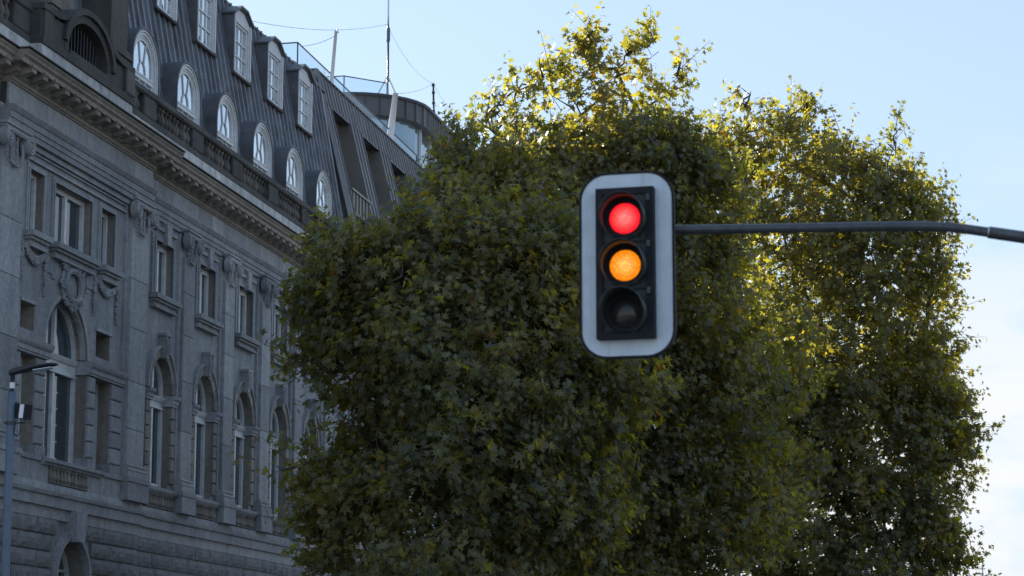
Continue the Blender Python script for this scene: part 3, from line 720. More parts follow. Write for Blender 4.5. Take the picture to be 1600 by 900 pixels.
SB.part('panel_moulding', MB().box(49.0, 49.35, .1, .13, 11.25, 11.62).box(49.35, 49.55, .1, .13, 11.15, 11.62).box(51.45, 51.9, .1, .13, 11.3, 11.62), 'stone')

# rock-faced ground floor courses
def rock(l_, h_, seed):
    def fn(mb):
        r_ = random.Random(seed); nx, nz = max(3, int(l_ / .16)), 3
        vs = []; fs = []
        for j in range(nz + 1):
            for i in range(nx + 1):
                edge = i in (0, nx) or j in (0, nz)
                vs.append((i / nx * l_, 0 if edge else r_.uniform(.02, .06), j / nz * h_))
        for j in range(nz):
            for i in range(nx): q = j * (nx + 1) + i; fs.append((q, q + 1, q + nx + 2, q + nx + 1))
        mb.add(vs, fs)
        mb.box(0, l_, -.12, -.002, 0, h_)
    return fn
kk = 0
for r_i in range(9):
    z0 = 5.27 - r_i * .382; h_ = .335
    for a, b, w in ((S_L, PAV0, .05), (PAV0, PAV1, .17), (PAV1, S_R, .05)):
        s = a
        while s < b - .05:
            l_ = min(b - s, (1.55, 1.2, 1.85, 1.35)[kk % 4]); kk += 1
            if b - s - l_ < .4: l_ = b - s
            e = s + l_
            if w > .1:     # leave room for the arched window
                hwid = 1.20 if z0 < 4.9 else (.95 if z0 < 5.2 else .62)
                lo, hi = 51.0 - hwid, 51.0 + hwid
                if e > lo and s < hi:
                    if s < lo - .3: SB.rep('rusticated_stone', (round(lo - s, 2), 0), rock(lo - s, h_, kk), 'rock', s, w, z0)
                    s = hi; continue
                if hi > s > lo: s = hi
            kq = kk % 5
            SB.rep('rusticated_stone', (round(l_ - .03, 2), kq), rock(l_ - .03, h_, kq), 'rock', s, w, z0)
            s = e
SB.part('plain_course', MB().box(S_L, S_R, 0, .06, 5.61, 5.869).box(PAV0 - .05, PAV1 + .05, .1, .18, 5.612, 5.868), 'stone')
GA = lambda o: arch_pts(51.0, .98, 2.9, 4.28, .95, o, boff=0)
SB.part('arch_moulding', MB().ring(GA(.17), GA(.002), .0, .22).ring(GA(.08), GA(.0015), .0, .25), 'stone')
SB.part('keystone', MB().prism([(50.78, 5.16), (51.26, 5.16), (51.36, 5.86), (50.70, 5.86)], .0, .38), 'stone')

# ------------------------------------------------------------------ modern-roofed building
NB = Bld('office_building', 'building with modern grey standing-seam roof, slanted piers and rounded rooftop storey', 'building', 100)
R0, R1 = 78.75, 150.0
NS = 79.62
def nw(z): return -.86 - .24 * (z - 18.2)
cuts = []                              # recesses between slanted piers
c0 = 79.75
for i in range(16): cuts.append((c0 + i * 4.35, c0 + i * 4.35 + 2.75))
ZT = 24.24; ZR = 23.15
top = NB.part('roof', MB().add([(R0, nw(ZR) - .03, ZR), (R1, nw(ZR) - .03, ZR), (R1, nw(ZT) - .03, ZT), (R0, nw(ZT) - .03, ZT), (R0, -9, ZT), (R1, -9, ZT), (R0, -2.6, ZR), (R1, -2.6, ZR)],
              [(0, 1, 2, 3), (3, 2, 5, 4), (0, 1, 7, 6)]), 'new_metal')
pw_ = .48
def np_(z0, z1, wfun, thick=.05):
    def fn(mb):
        w0, w1 = wfun(z0), wfun(z1)
        mb.add([(0, w0, 0), (pw_, w0, 0), (pw_, w1, z1 - z0), (0, w1, z1 - z0)], [(0, 1, 2, 3)])
        mb.add([(-.02, w0, 0), (-.015, w0 + thick, 0), (.015, w0 + thick, 0), (.02, w0, 0), (-.02, w1, z1 - z0), (-.015, w1 + thick, z1 - z0), (.015, w1 + thick, z1 - z0), (.02, w1, z1 - z0)], [(0, 1, 5, 4), (1, 2, 6, 5), (2, 3, 7, 6)])
    return fn
for i in range(int((R1 - R0) / pw_)):
    NB.rep('roof_panel', 'top', np_(ZR, ZT, nw), 'new_metal', R0 + i * pw_, 0, ZR, top)
NB.part('soffit_edge', MB().box(R0, R1, nw(ZR) - .10, nw(ZR) + .03, ZR - .07, ZR - .005), 'dark_steel', top)
NB.part('coping', MB().box(R0 - .05, R1, nw(ZT) - .30, nw(ZT) + .06, ZT + .005, ZT + .06), 'dark_steel', top)
NB.part('handrail', MB().tube([(R0 + 1, nw(ZT) - .30, ZT + .22), (R1, nw(ZT) - .30, ZT + .22)], .05, 8).box(R0 + .4, R1, nw(ZT) - .42, nw(ZT) - .25, ZT + .061, ZT + .12), 'bright_metal', top)
# slanted piers
prev = R0
ZB = 16.3
for a, b in cuts + [(R1, R1)]:
    def pier(mb, a0=prev, a1=a):
        vs = []
        for z in (ZB, 18.6, ZR): vs += [(a0, nw(z), z), (a1, nw(z), z), (a1, -2.9, z), (a0, -2.9, z)]
        fs = []
        for k in (0, 4): fs += [(k, k + 1, k + 5, k + 4), (k + 1, k + 2, k + 6, k + 5), (k + 3, k, k + 4, k + 7)]
        mb.add(vs, fs)
    m_ = MB(); pier(m_)
    pr = NB.part('roof_pier', m_, 'panel_metal')
    L_ = a - prev
    k = max(2, int(round(L_ / pw_)))
    for i in range(k + 1):
        s = prev + i * (L_ - .04) / k
        q = MB()
        q.add([(s, nw(ZB), ZB), (s, nw(ZB) + .06, ZB), (s + .04, nw(ZB) + .06, ZB), (s + .04, nw(ZB), ZB), (s, nw(ZR), ZR), (s, nw(ZR) + .06, ZR), (s + .04, nw(ZR) + .06, ZR), (s + .04, nw(ZR), ZR)], [(0, 1, 5, 4), (1, 2, 6, 5), (2, 3, 7, 6)])
        NB.part('seam', q, 'new_metal', pr)
    NB.part('pier_face', MB().add([(prev + .02, nw(ZB) + .012, ZB), (a - .02, nw(ZB) + .012, ZB), (a - .02, nw(ZR) + .012, ZR), (prev + .02, nw(ZR) + .012, ZR)], [(0, 1, 2, 3)]), 'new_metal', pr)
    prev = b
for a, b in cuts:
    NB.part('recess_wall', MB().box(a + .002, b - .002, -2.8, -2.45, 19.2, ZR - .08), 'panel_metal')
    NB.part('window', MB().box(a + .15, a + 1.25, -2.45, -2.42, 19.9, ZR - .15), 'glass')
    NB.part('window_frame', MB().box(a + 1.25, a + 1.33, -2.45, -2.38, 19.9, ZR - .1).box(a + .08, a + .15, -2.45, -2.38, 19.9, ZR - .1), 'panel_metal')
    pr = NB.part('recess_parapet', MB().box(a + .003, b - .003, -2.5, nw(19.5) - .02, 19.15, 19.93).box(a + .003, b - .003, nw(19.5) - .1, nw(19.5) + .05, 19.931, 20.0), 'panel_metal')
    for i in range(6): NB.part('seam', MB().box(a + .2 + i * .46, a + .24 + i * .46, nw(19.5) - .02, nw(19.5) + .03, 19.15, 19.93), 'panel_metal', pr)
    NB.part('lower_window', MB().box(a + .01, b - .01, -1.75, -1.72, 16.4, 19.15), 'glass_sky')
    NB.part('window_head', MB().box(a + .01, b - .01, -1.8, nw(19.2), 19.05, 19.149), 'dark_steel')
NB.part('roof_end', MB().add([(R0 - .01, nw(z) + .02, z) for z in (16.2, 18.6, ZT)] + [(R0 - .01, -9, ZT), (R0 - .01, -9, 16.2)], [(0, 1, 2, 3, 4)]), 'panel_metal')
NB.part('verge_trim', MB().tube([(R0 - .08, nw(16.2) + .04, 16.2), (R0 - .08, nw(19) + .04, 19), (R0 - .08, nw(ZT) + .04, ZT)], [.13, .13, .10], 4), 'new_metal')
NB.part('verge_flashing', MB().box(R0 - 3.4, R0 - .1, -2.7, -2.05, 23.36, 23.62).box(R0 - 1.3, R0 - .1, -3.4, -2.2, 23.62, 24.0), 'cheek_metal')
# lower facade: pale stone with tall white windows
hs = []
cs = [NS + 2.2 + i * 3.9 for i in range(18)]
for c in cs: hs += [dict(c=c, h=1.15, zb=1.2, zt=4.8), dict(c=c, h=1.15, zb=6.4, zt=9.6), dict(c=c, h=1.15, zb=11.2, zt=14.2)]
mb = MB(); wall_with_holes(mb, NS, R1, 0, 16.2, .03, hs, .35); NB.part('wall', mb, 'stone_light')
NB.part('wall', MB().box(NS, R1, -9.1, -9, 0, 24).box(R1 - .1, R1, -9, 0, 0, 22), 'stone_light')
NB.part('cornice', MB().profile([(-2, 15.3), (.25, 15.3), (.6, 15.6), (.6, 15.8), (-2, 16.25)], NS, R1), 'stone')
for h_ in hs:
    f = NB.part('window', MB().ring(rect_pts(h_['c'], h_['h'], h_['zb'], h_['zt'], .01), rect_pts(h_['c'], h_['h'], h_['zb'], h_['zt'], -.12), -.3, -.15, closed=True).box(h_['c'] - .07, h_['c'] + .07, -.3, -.14, h_['zb'], h_['zt']), 'white_paint')
    NB.part('pane', MB().box(h_['c'] - h_['h'], h_['c'] + h_['h'], -.28, -.26, h_['zb'], h_['zt']), 'glass', f)
# rounded rooftop storey
WS = -3.6; SE = 97.4; RC = 3.2; PT = 28.3
plan = [(SE, -16.0), (SE, WS - RC - 1.5)] + [(SE + RC - RC * math.cos(a * math.pi / 16), WS - RC + RC * math.sin(a * math.pi / 16)) for a in range(9)] + [(106, WS), (112, WS), (150, WS)]
def dense(P, step):
    out = [P[0]]
    for a, b in zip(P[:-1], P[1:]):
        L_ = math.dist(a, b); n = max(1, int(round(L_ / step)))
        for i in range(1, n + 1): out.append((a[0] + (b[0] - a[0]) * i / n, a[1] + (b[1] - a[1]) * i / n))
    return out
pl = dense(plan, .5)
def strip(mb, P, z0, z1, off=0.0):
    n = len(P); q = [(s, w) for s, w in P]
    mb.add([(s, w, z0(s) if callable(z0) else z0) for s, w in q] + [(s, w, z1) for s, w in q], [(i, i + 1, n + i + 1, n + i) for i in range(n - 1)])
def offp(P, o):
    out = []
    for i, p_ in enumerate(P):
        a = P[max(0, i - 1)]; b = P[min(len(P) - 1, i + 1)]
        tx, ty = b[0] - a[0], b[1] - a[1]; l_ = math.hypot(tx, ty)
        out.append((p_[0] - ty / l_ * o, p_[1] + tx / l_ * o))
    return out
gb = lambda s: 27.45 - 0.30 * max(0, min(1, (s - 99) / 8))
mb = MB(); strip(mb, offp(pl, .25), gb, PT)
ph = NB.part('rooftop_storey', mb, 'storey_metal')
for i in range(0, len(pl)):
    p_ = offp(pl, .27)[i]; p2 = offp(pl, .32)[i]
    NB.part('seam', MB().add([(p_[0] - .02, p_[1], gb(p_[0])), (p2[0] - .02, p2[1], gb(p_[0])), (p2[0] + .02, p2[1], gb(p_[0])), (p_[0] + .02, p_[1], gb(p_[0])),
                              (p_[0] - .02, p_[1], PT), (p2[0] - .02, p2[1], PT), (p2[0] + .02, p2[1], PT), (p_[0] + .02, p_[1], PT)], [(0, 1, 5, 4), (1, 2, 6, 5), (2, 3, 7, 6)]), 'new_metal', ph)
mb = MB(); o1 = offp(pl, .36); n = len(o1); b1 = offp(pl, -1.2)
mb.add([(s, w, PT) for s, w in o1] + [(s, w, PT + .12) for s, w in o1] + [(s, w, PT + .12) for s, w in b1], [(i, i + 1, n + i + 1, n + i) for i in range(n - 1)] + [(n + i, n + i + 1, 2 * n + i + 1, 2 * n + i) for i in range(n - 1)])
mb.add([(SE, WS - RC, PT + .1), (SE, -16, PT + .1), (150, -16, PT + .1), (150, WS, PT + .1), (SE + RC, WS, PT + .1)], [(0, 1, 2, 3, 4)])
NB.part('roof_edge', mb, 'dark_steel', ph)
mb = MB(); strip(mb, offp(pl, .25), gb, PT); 
mbs = MB(); a_ = offp(pl, .25); b_ = offp(pl, -.5); mbs.add([(s, w, gb(s)) for s, w in a_] + [(s, w, gb(s) + .0) for s, w in b_], [(i, i + 1, n + i + 1, n + i) for i in range(n - 1)])
NB.part('soffit', mbs, 'panel_metal', ph)
gl_ = [p_ for p_ in pl if p_[0] < 107.5]
mb = MB(); strip(mb, offp(gl_, -.15), ZT, 27.5); NB.part('glazing', mb, 'glass_store', ph)
for i in range(2, len(gl_) - 1, 4):
    s, w = offp(gl_, -.12)[i]; NB.part('glazing_post', MB().box(s - .05, s + .05, w - .05, w + .06, ZT, 27.4), 'white_metal', ph)
wl_ = [p_ for p_ in pl if p_[0] >= 107]
mb = MB(); strip(mb, offp(wl_, -.1), ZT, 27.5); NB.part('storey_wall', mb, 'new_metal', ph)
# glass rails of the roof terraces
def rail(pts, z0, z1, nm='glass_rail'):
    mb = MB()
    for a, b in zip(pts[:-1], pts[1:]): mb.add([(*a, z0), (*b, z0), (*b, z1), (*a, z1)], [(0, 1, 2, 3)])
    r_ = NB.part(nm, mb, 'rail_glass')
    NB.part('top_rail', MB().tube([(*p_, z1 + .02) for p_ in pts], .028, 5), 'dark_steel', r_)
    for p_ in pts: NB.part('post', MB().tube([(*p_, z0), (*p_, z1)], .028, 5), 'dark_steel', r_)
rail([(77.9, -5.6), (77.9, -2.75), (96, -2.75)], 24.2, 25.05)
rail([(SE + .4, -9.5), (SE + .4, WS - 3.0), (SE + 2.0, WS - 1.4)], PT + .14, PT + 1.05)
NB.part('roof_box', MB().box(79.5, 84.5, -7.5, -3.6, ZT, 24.9), 'new_metal')
NB.part('roof_deck', MB().box(R0, R1, -9, nw(ZT) - .3, ZT - .1, ZT - .02), 'dark_steel')

# ------------------------------------------------------------------ roof masts and wires
def mast(name, label, pts, r_, m, extra=None, group=None):
    base = Vector(pts[0])
    t = thing(name, label, 'mast' if 'antenna' in name else 'pole', base, 0, group)
    mb = MB().tube(pts, r_, 8)
    o = place('pole', mb.mesh('pole', world=True, off=base, smooth=True), m, t)
    return t, base
def add_w(t, base, nm, mb, m): return place(nm, mb.mesh(nm, world=True, off=base), m, t)
b0 = PW(518, 124, 85); b1 = PW(525, 48, 85)
t, bs = mast('roof_pole', 'shorter white pole on the roof edge by the glass rail corner', [b0 - Vector((0, 0, .3)), b0, b1], [.085, .085, .06], 'white_metal')
add_w(t, bs, 'bracket', MB().tube([b1 - Vector((0, 0, .1)), b1 + Vector((.12, 0, -.05))], .03, 5).tube([b1 + Vector((0, 0, -.15)), b1 + Vector((.06, 0, .08))], .035, 5), 'white_metal')
b0 = PW(610, 212, 94); b1 = PW(618, 146, 94)
t, bs = mast('roof_pole', 'thick leaning white post in front of the rounded rooftop storey', [b0 - Vector((0, 0, .5)), b0, b1], [.15, .15, .11], 'white_metal')
b0 = PW(606, 128, 112); b1 = PW(607, 3, 112)
t, bs = mast('antenna_mast', 'tall thin antenna mast on tripod legs above the rounded rooftop storey', [b0, b0 + (b1 - b0) * .45, b0 + (b1 - b0) * .7, b1], [.06, .055, .045, .035], 'dark_steel')
add_w(t, bs, 'upper_section', MB().tube([b0 + (b1 - b0) * .7, b1 + Vector((0, 0, .5))], .045, 6), 'white_metal')
add_w(t, bs, 'coil', MB().tube([b0 + (b1 - b0) * .48, b0 + (b1 - b0) * .52, b0 + (b1 - b0) * .66, b0 + (b1 - b0) * .69], [.05, .10, .10, .05], 8), 'post_paint')
for dx, dy in ((-.5, -.3), (.45, -.3), (.0, .5)):
    add_w(t, bs, 'leg', MB().tube([b0 + Vector((0, 0, .3)), b0 + Vector((dx, dy, -.75))], .04, 5), 'white_metal')
b0 = PW(678, 196, 124); b1 = PW(677, 130, 124)
t, bs = mast('antenna_mast', 'short dark antenna mast at the end of the wire, beside the tree', [b0, b0 + (b1 - b0) * .5, b1], [.07, .06, .05], 'dark_steel')
for q in (.15, .3, .5, .75, .93): add_w(t, bs, 'insulator', MB().tube([b0 + (b1 - b0) * q, b0 + (b1 - b0) * (q + .05)], .10, 6), 'dark_steel')
b0 = PW(729, 262, 128); b1 = PW(729, 218, 128)
t, bs = mast('antenna_mast', 'small mast half hidden behind the outermost leaves of the tree', [b0 - Vector((0, 0, .6)), b1], .05, 'dark_steel')
def wire(label, A, Bp, sag):
    pts = []
    for i in range(13):
        q = i / 12; p_ = A.lerp(Bp, q); pts.append(p_ - Vector((0, 0, sag * 4 * q * (1 - q))))
    mb = MB().tube(pts, .0085, 4)
    o = place('wire', mb.mesh('wire', world=True, off=pts[0]), 'dark_steel', None, pts[0])
    o['label'] = label; o['category'] = 'wire'
wire('thin aerial wire running left from the tall antenna mast over the mansard', PW(605, 38, 112), PW(380, 30, 80), .35)
wire('thin aerial wire sloping from the tall mast down to the short dark mast', PW(608, 45, 112), PW(676, 130, 124), .5)
wire('thin aerial wire sloping from the short dark mast into the tree', PW(678, 133, 124), PW(740, 215, 128), .25)
wire('thin aerial wire from the thick white post up to the short dark mast', PW(618, 146, 94), PW(676, 131, 124), .15)
wire('faint wire from the shorter white pole down to the left roof', PW(525, 55, 85), PW(470, 72, 84), .1)

# ------------------------------------------------------------------ traffic signal and its mast arm
SY = 21.6; AL = math.radians(14)
c_top = PW(979.5, 269, SY); c_bot = PW(980.5, 560, SY)
ctr = (c_top + c_bot) / 2; HT = c_top.z - c_bot.z; WD = .925
sig = thing('traffic_light', 'traffic light showing red and amber on a pale rounded backing board', 'traffic light', Vector((ctr.x, SY, c_bot.z)), -AL)
# local frame: x right, y away from the viewer, z up from the board's foot
def lm(nm, mb, m, loc=(0, 0, 0), smooth=False):
    return place(nm, mb.mesh(nm, world=True, smooth=smooth), m, sig, loc)
def rrect(w, h, r_, cz, n=8):
    P = []
    for qx, qz, a0 in ((1, 1, 0), (-1, 1, 90), (-1, -1, 180), (1, -1, 270)):
        for i in range(n + 1):
            a = math.radians(a0 + 90 * i / n)
            P.append((qx * (w / 2 - r_) + r_ * math.cos(a), cz + qz * (h / 2 - r_) + r_ * math.sin(a)))
    return P
def prism_y(P, y0, y1, holes=None):
    mb = MB(); n = len(P)
    mb.add([(x, y0, z) for x, z in P] + [(x, y1, z) for x, z in P], [tuple(range(n)), tuple(range(n, 2 * n))] + [(i, (i + 1) % n, n + (i + 1) % n, n + i) for i in range(n)])
    return mb
def ring_y(A, Bq, y0, y1):
    mb = MB(); n = len(A)
    mb.add([(x, y0, z) for x, z in A] + [(x, y0, z) for x, z in Bq] + [(x, y1, z) for x, z in A] + [(x, y1, z) for x, z in Bq],
           [(i, (i + 1) % n, n + (i + 1) % n, n + i) for i in range(n)] + [(i, (i + 1) % n, 2 * n + (i + 1) % n, 2 * n + i) for i in range(n)] + [(n + i, n + (i + 1) % n, 3 * n + (i + 1) % n, 3 * n + i) for i in range(n)])
    return mb
CZ = HT / 2
lm('backing_board', prism_y(rrect(WD - .04, HT - .04, .249, CZ), -.012, .012), 'board')
lm('board_rim', ring_y(rrect(WD, HT, .27, CZ), rrect(WD - .045, HT - .045, .247, CZ), -.02, .035), 'black')
lm('board_back', prism_y(rrect(WD - .03, HT - .03, .25, CZ), .014, .03), 'black')
HW, HH = .52, 1.415
lm('housing', MB().box(-HW / 2, HW / 2, -.10, .12, CZ - HH / 2, CZ + HH / 2), 'housing')
lm('housing_frame', ring_y([(-HW / 2 - .02, CZ - HH / 2 - .02), (HW / 2 + .02, CZ - HH / 2 - .02), (HW / 2 + .02, CZ + HH / 2 + .02), (-HW / 2 - .02, CZ + HH / 2 + .02)],
                           [(-HW / 2 + .045, CZ - HH / 2 + .045), (HW / 2 - .055, CZ - HH / 2 + .045), (HW / 2 - .055, CZ + HH / 2 - .045), (-HW / 2 + .045, CZ + HH / 2 - .045)], -.125, .02), 'black')
LZ = [CZ + .425, CZ - .030, CZ - .485]
LX = .004
for li, (lz, lmn, lnm) in enumerate(zip(LZ, ('red_lens', 'amber_lens', 'off_lens'), ('lit red lens', 'lit amber lens', 'dark unlit lens'))):
    k = 32; R_ = .150
    mb = MB(); vs = [(0, -.045, 0)]; fs = []
    for ri, (rr, yy) in enumerate(((.5, -.038), (.85, -.018), (1.0, 0))):
        for j in range(k): vs.append((R_ * rr * math.cos(2 * math.pi * j / k), yy, R_ * rr * math.sin(2 * math.pi * j / k)))
    for j in range(k):
        fs.append((0, 1 + j, 1 + (j + 1) % k))
        for ri in (0, 1): fs.append((1 + ri * k + j, 1 + (ri + 1) * k + j, 1 + (ri + 1) * k + (j + 1) % k, 1 + ri * k + (j + 1) % k))
    mb.add(vs, fs); o = lm('lens', mb, lmn, (LX, -.115, lz), True); o['label'] = lnm
    lm('lens_rim', ring_y([(1.37 * R_ * math.cos(2 * math.pi * j / k), 1.37 * R_ * math.sin(2 * math.pi * j / k)) for j in range(k)],
                          [(R_ * math.cos(2 * math.pi * j / k), R_ * math.sin(2 * math.pi * j / k)) for j in range(k)], -.125, -.09), 'black', (LX, 0, lz))
    # tunnel visor: full at the sides, longest on top, cut away below
    vs = []; fs = []
    ro, ri_ = 1.42 * R_, 1.38 * R_
    for j in range(k + 1):
        a = math.radians(-62 + 304 * j / k)
        dpt = .26 * (0.35 + 0.65 * min(1, max(0, (math.sin(a) + .75) / 1.0)))
        for rr in (ro, ri_):
            vs += [(rr * math.cos(a), -.12, rr * math.sin(a)), (rr * math.cos(a), -.12 - dpt, rr * math.sin(a))]
    for j in range(k):
        q = j * 4; r2 = q + 4
        fs += [(q, q + 1, r2 + 1, r2), (q + 2, r2 + 2, r2 + 3, q + 3), (q + 1, q + 3, r2 + 3, r2 + 1)]
    lm('visor', MB().add(vs, fs), 'visor', (LX, 0, lz), True)
for z in (CZ + .200, CZ - .255): lm('module_joint', MB().box(-HW / 2 + .05, HW / 2 - .05, -.112, -.099, z - .012, z + .012), 'black')
for bz in (CZ + .62, CZ + .17, CZ - .28): lm('latch', MB().box(HW / 2 - .045, HW / 2 - .012, -.145, -.12, bz - .03, bz + .03), 'visor')
lm('mount_clamp', MB().box(-.12, .12, .03, .16, CZ + .30, CZ + .46).box(-.12, .12, .03, .16, CZ - .45, CZ - .3), 'dark_steel')
# arm and mast
arm_px = [(985, 359.5), (1060, 359.0), (1130, 358.0), (1250, 356.2), (1370, 354.0), (1440, 353.5), (1480, 354.8), (1510, 358), (1545, 363.0)]
apts = [PW(x, y, 21.85 - .35 * (x - 985) / 560) for x, y in arm_px]
arm_d = (apts[-1] - apts[-2]).normalized()
apts2 = [apts[-1] - arm_d * .0, apts[-1] + arm_d * .35, PW(1700, 388, 21.4), PW(1830, 415, 21.3)]
mx = PW(1930, 470, 21.2)
apts2 += [Vector((mx.x - .12, mx.y, apts2[-1].z - .22)), Vector((mx.x, mx.y, apts2[-1].z - .75)), Vector((mx.x, mx.y, 3.0)), Vector((mx.x, mx.y, 0.1))]
base = Vector((mx.x, mx.y, 0.1))
ms = thing('signal_mast', 'dark slate steel mast arm carrying the traffic light from the right', 'signal pole', base)
place('arm', MB().tube(apts, [.046] * 4 + [.047] * 5, 14).mesh('arm', world=True, off=base, smooth=True), 'arm_paint', ms)
place('pole', MB().tube(apts2, [.058, .059, .066, .072, .08, .085, .095, .11], 14).mesh('pole', world=True, off=base, smooth=True), 'arm_paint', ms)
place('collar', MB().tube([apts[-1] - arm_d * .012, apts[-1] + arm_d * .0], .054, 14).mesh('collar', world=True, off=base), 'bright_metal', ms)
place('base_plate', MB().box(base.x - .22, base.x + .22, base.y - .22, base.y + .22, .02, .12).mesh('base_plate', world=True, off=base), 'dark_steel', ms)

# ------------------------------------------------------------------ street lamp at the left
LY = 40.0
tp = PW(19.5, 592, LY); lx, ly = tp.x, tp.y
lp = thing('street_lamp', 'blue-grey lamp post with flat lamp head and small floodlight at left edge', 'street lamp', (lx, ly, .12))
base = Vector((lx, ly, .12))
zj = PW(17, 612, LY).z; zt = PW(19, 583, LY).z
place('post', MB().tube([(lx, ly, .12), (lx, ly, 3), (lx, ly, zj - .03), (lx, ly, zj)], [.085, .078, .068, .05], 14).mesh('post', world=True, off=base, smooth=True), 'post_paint', lp)
place('post_top', MB().tube([(lx, ly, zj - .02), (lx, ly, zt - .02)], [.042, .04], 12).mesh('post_top', world=True, off=base, smooth=True), 'dark_steel', lp)
place('reflective_band', MB().tube([(lx, ly, PW(19, 607, LY).z), (lx, ly, PW(19, 598, LY).z)], .046, 12).mesh('reflective_band', world=True, off=base), 'lamp_white', lp)
hd = MB()
q0 = PW(15, 582, LY); q1 = PW(89, 570, LY - .15)
ax = (q1 - q0); L_ = ax.length; u = ax.normalized(); v = Vector((0, 0, 1)).cross(u).normalized(); wv = u.cross(v)
sec = [(0, .06, .06, -.02), (.10, .10, .075, -.01), (.35, .15, .07, .0), (.60, .17, .05, .01), (.90, .16, .035, .015), (1.0, .10, .02, .012)]
vs = []; k = 10
for t_, hwid, hh, dz in sec:
    for j in range(k):
        a = 2 * math.pi * j / k
        vs.append(q0 + ax * t_ + v * (hwid * math.cos(a)) + wv * (hh * math.sin(a) * (1 if math.sin(a) > 0 else .6) + dz))
hd.add(vs, [(i * k + j, i * k + (j + 1) % k, (i + 1) * k + (j + 1) % k, (i + 1) * k + j) for i in range(len(sec) - 1) for j in range(k)] + [tuple(range(k)), tuple(range(5 * k, 6 * k))])
place('lamp_head', hd.mesh('lamp_head', world=True, off=base, smooth=True), 'dark_steel', lp)
lens_c = q0 + ax * .72 - wv * .034
P_ = [lens_c + u * a * .17 + v * b * .11 for a, b in ((-1, -1), (1, -1), (1, 1), (-1, 1))]
place('lamp_glass', MB().add([p_ - wv * .012 for p_ in P_] + [p_ for p_ in P_], [(0, 1, 2, 3), (0, 1, 5, 4), (1, 2, 6, 5), (2, 3, 7, 6), (3, 0, 4, 7)]).mesh('lamp_glass', world=True, off=base), 'board', lp)
zb = PW(17, 661, LY).z
place('bracket', MB().tube([(lx - .12, ly - .02, zb), (lx + .28, ly - .02, zb)], .014, 6).tube([(lx, ly, zb - .03), (lx, ly, zb + .03)], .088, 12).tube([(lx + .26, ly - .02, zb), (lx + .27, ly - .02, zb + .16)], .02, 6).mesh('bracket', world=True, off=base), 'dark_steel', lp)
cb = [(lx + .09, ly - .03, zb - .02)] + [(lx + .12 + .055 * math.sin(a), ly - .03, zb - .16 - .055 * math.cos(a) * 1.2) for a in (-1.6, -.8, 0, .8, 1.6)] + [(lx + .175, ly - .03, zb)]
place('cable', MB().tube(cb, .008, 5).mesh('cable', world=True, off=base), 'black', lp)
fc = PW(36, 643, LY)
fb = MB().box(-.13, .12, -.08, .09, -.13, .13); fl = place('floodlight', fb.mesh('floodlight', world=True), 'black', lp, fc - base, (0, .12, -.5))
place('floodlight_lens', MB().box(.0, .085, -.10, -.082, -.12, .12).mesh('floodlight_lens', world=True), 'lamp_white', fl)

# ------------------------------------------------------------------ church spire far off on the right
CY = 400.0
tipp = PW(1535, 884, CY)
ch = thing('church_spire', 'tiny distant spire topped by a cross above the frame edge at right', 'church', (tipp.x, CY, 0))
place('tower', MB().box(-2.6, 2.6, -2.6, 2.6, 0, 14).mesh('tower', world=True), 'stone', ch)
place('spire', MB().lathe([(2.9, 14), (2.7, 14.2), (.9, 19.0), (.16, tipp.z - 2.1), (.05, tipp.z - 1.2)], k=8).mesh('spire', world=True), 'cheek_metal', ch)
place('cross', MB().box(-.07, .07, -.07, .07, tipp.z - 1.4, tipp.z + .15).box(-.5, .5, -.06, .06, tipp.z - .6, tipp.z - .45).lathe([(.02, tipp.z - 1.5), (.2, tipp.z - 1.35), (.02, tipp.z - 1.2)], k=6).mesh('cross', world=True), 'dark_steel', ch)

# ------------------------------------------------------------------ ground, street
def quad(s0, s1, w0, w1, z):
    return [fw(s0, w0, z), fw(s1, w0, z), fw(s1, w1, z), fw(s0, w1, z)]
structure('ground', MB().add([(-3000, -3000, -.02), (3000, -3000, -.02), (3000, 3000, -.02), (-3000, 3000, -.02)], [(0, 1, 2, 3)]), 'paving')
structure('road', MB().add(quad(-60, 400, 11, 34, -.012), [(0, 1, 2, 3)]), 'asphalt')
def slab(s0, s1, w0, w1, z0, z1):
    P = quad(s0, s1, w0, w1, z0) + quad(s0, s1, w0, w1, z1)
    return MB().add(P, [(4, 5, 6, 7), (0, 1, 5, 4), (1, 2, 6, 5), (2, 3, 7, 6), (3, 0, 4, 7)])
structure('pavement', slab(-60, 400, 0.0, 10.85, -.02, .12), 'paving')
structure('kerb', slab(-60, 400, 10.85, 11.0, -.02, .13), 'stone_light')
structure('pavement', slab(-60, 400, 34.15, 42, -.02, .12), 'paving')
structure('kerb', slab(-60, 400, 34.0, 34.15, -.02, .13), 'stone_light')
mk = MB()
for i in range(40): mk.add(quad(-40 + i * 10, -35 + i * 10, 22.4, 22.55, -.006), [(0, 1, 2, 3)])
structure('lane_marking', mk, 'road_paint')

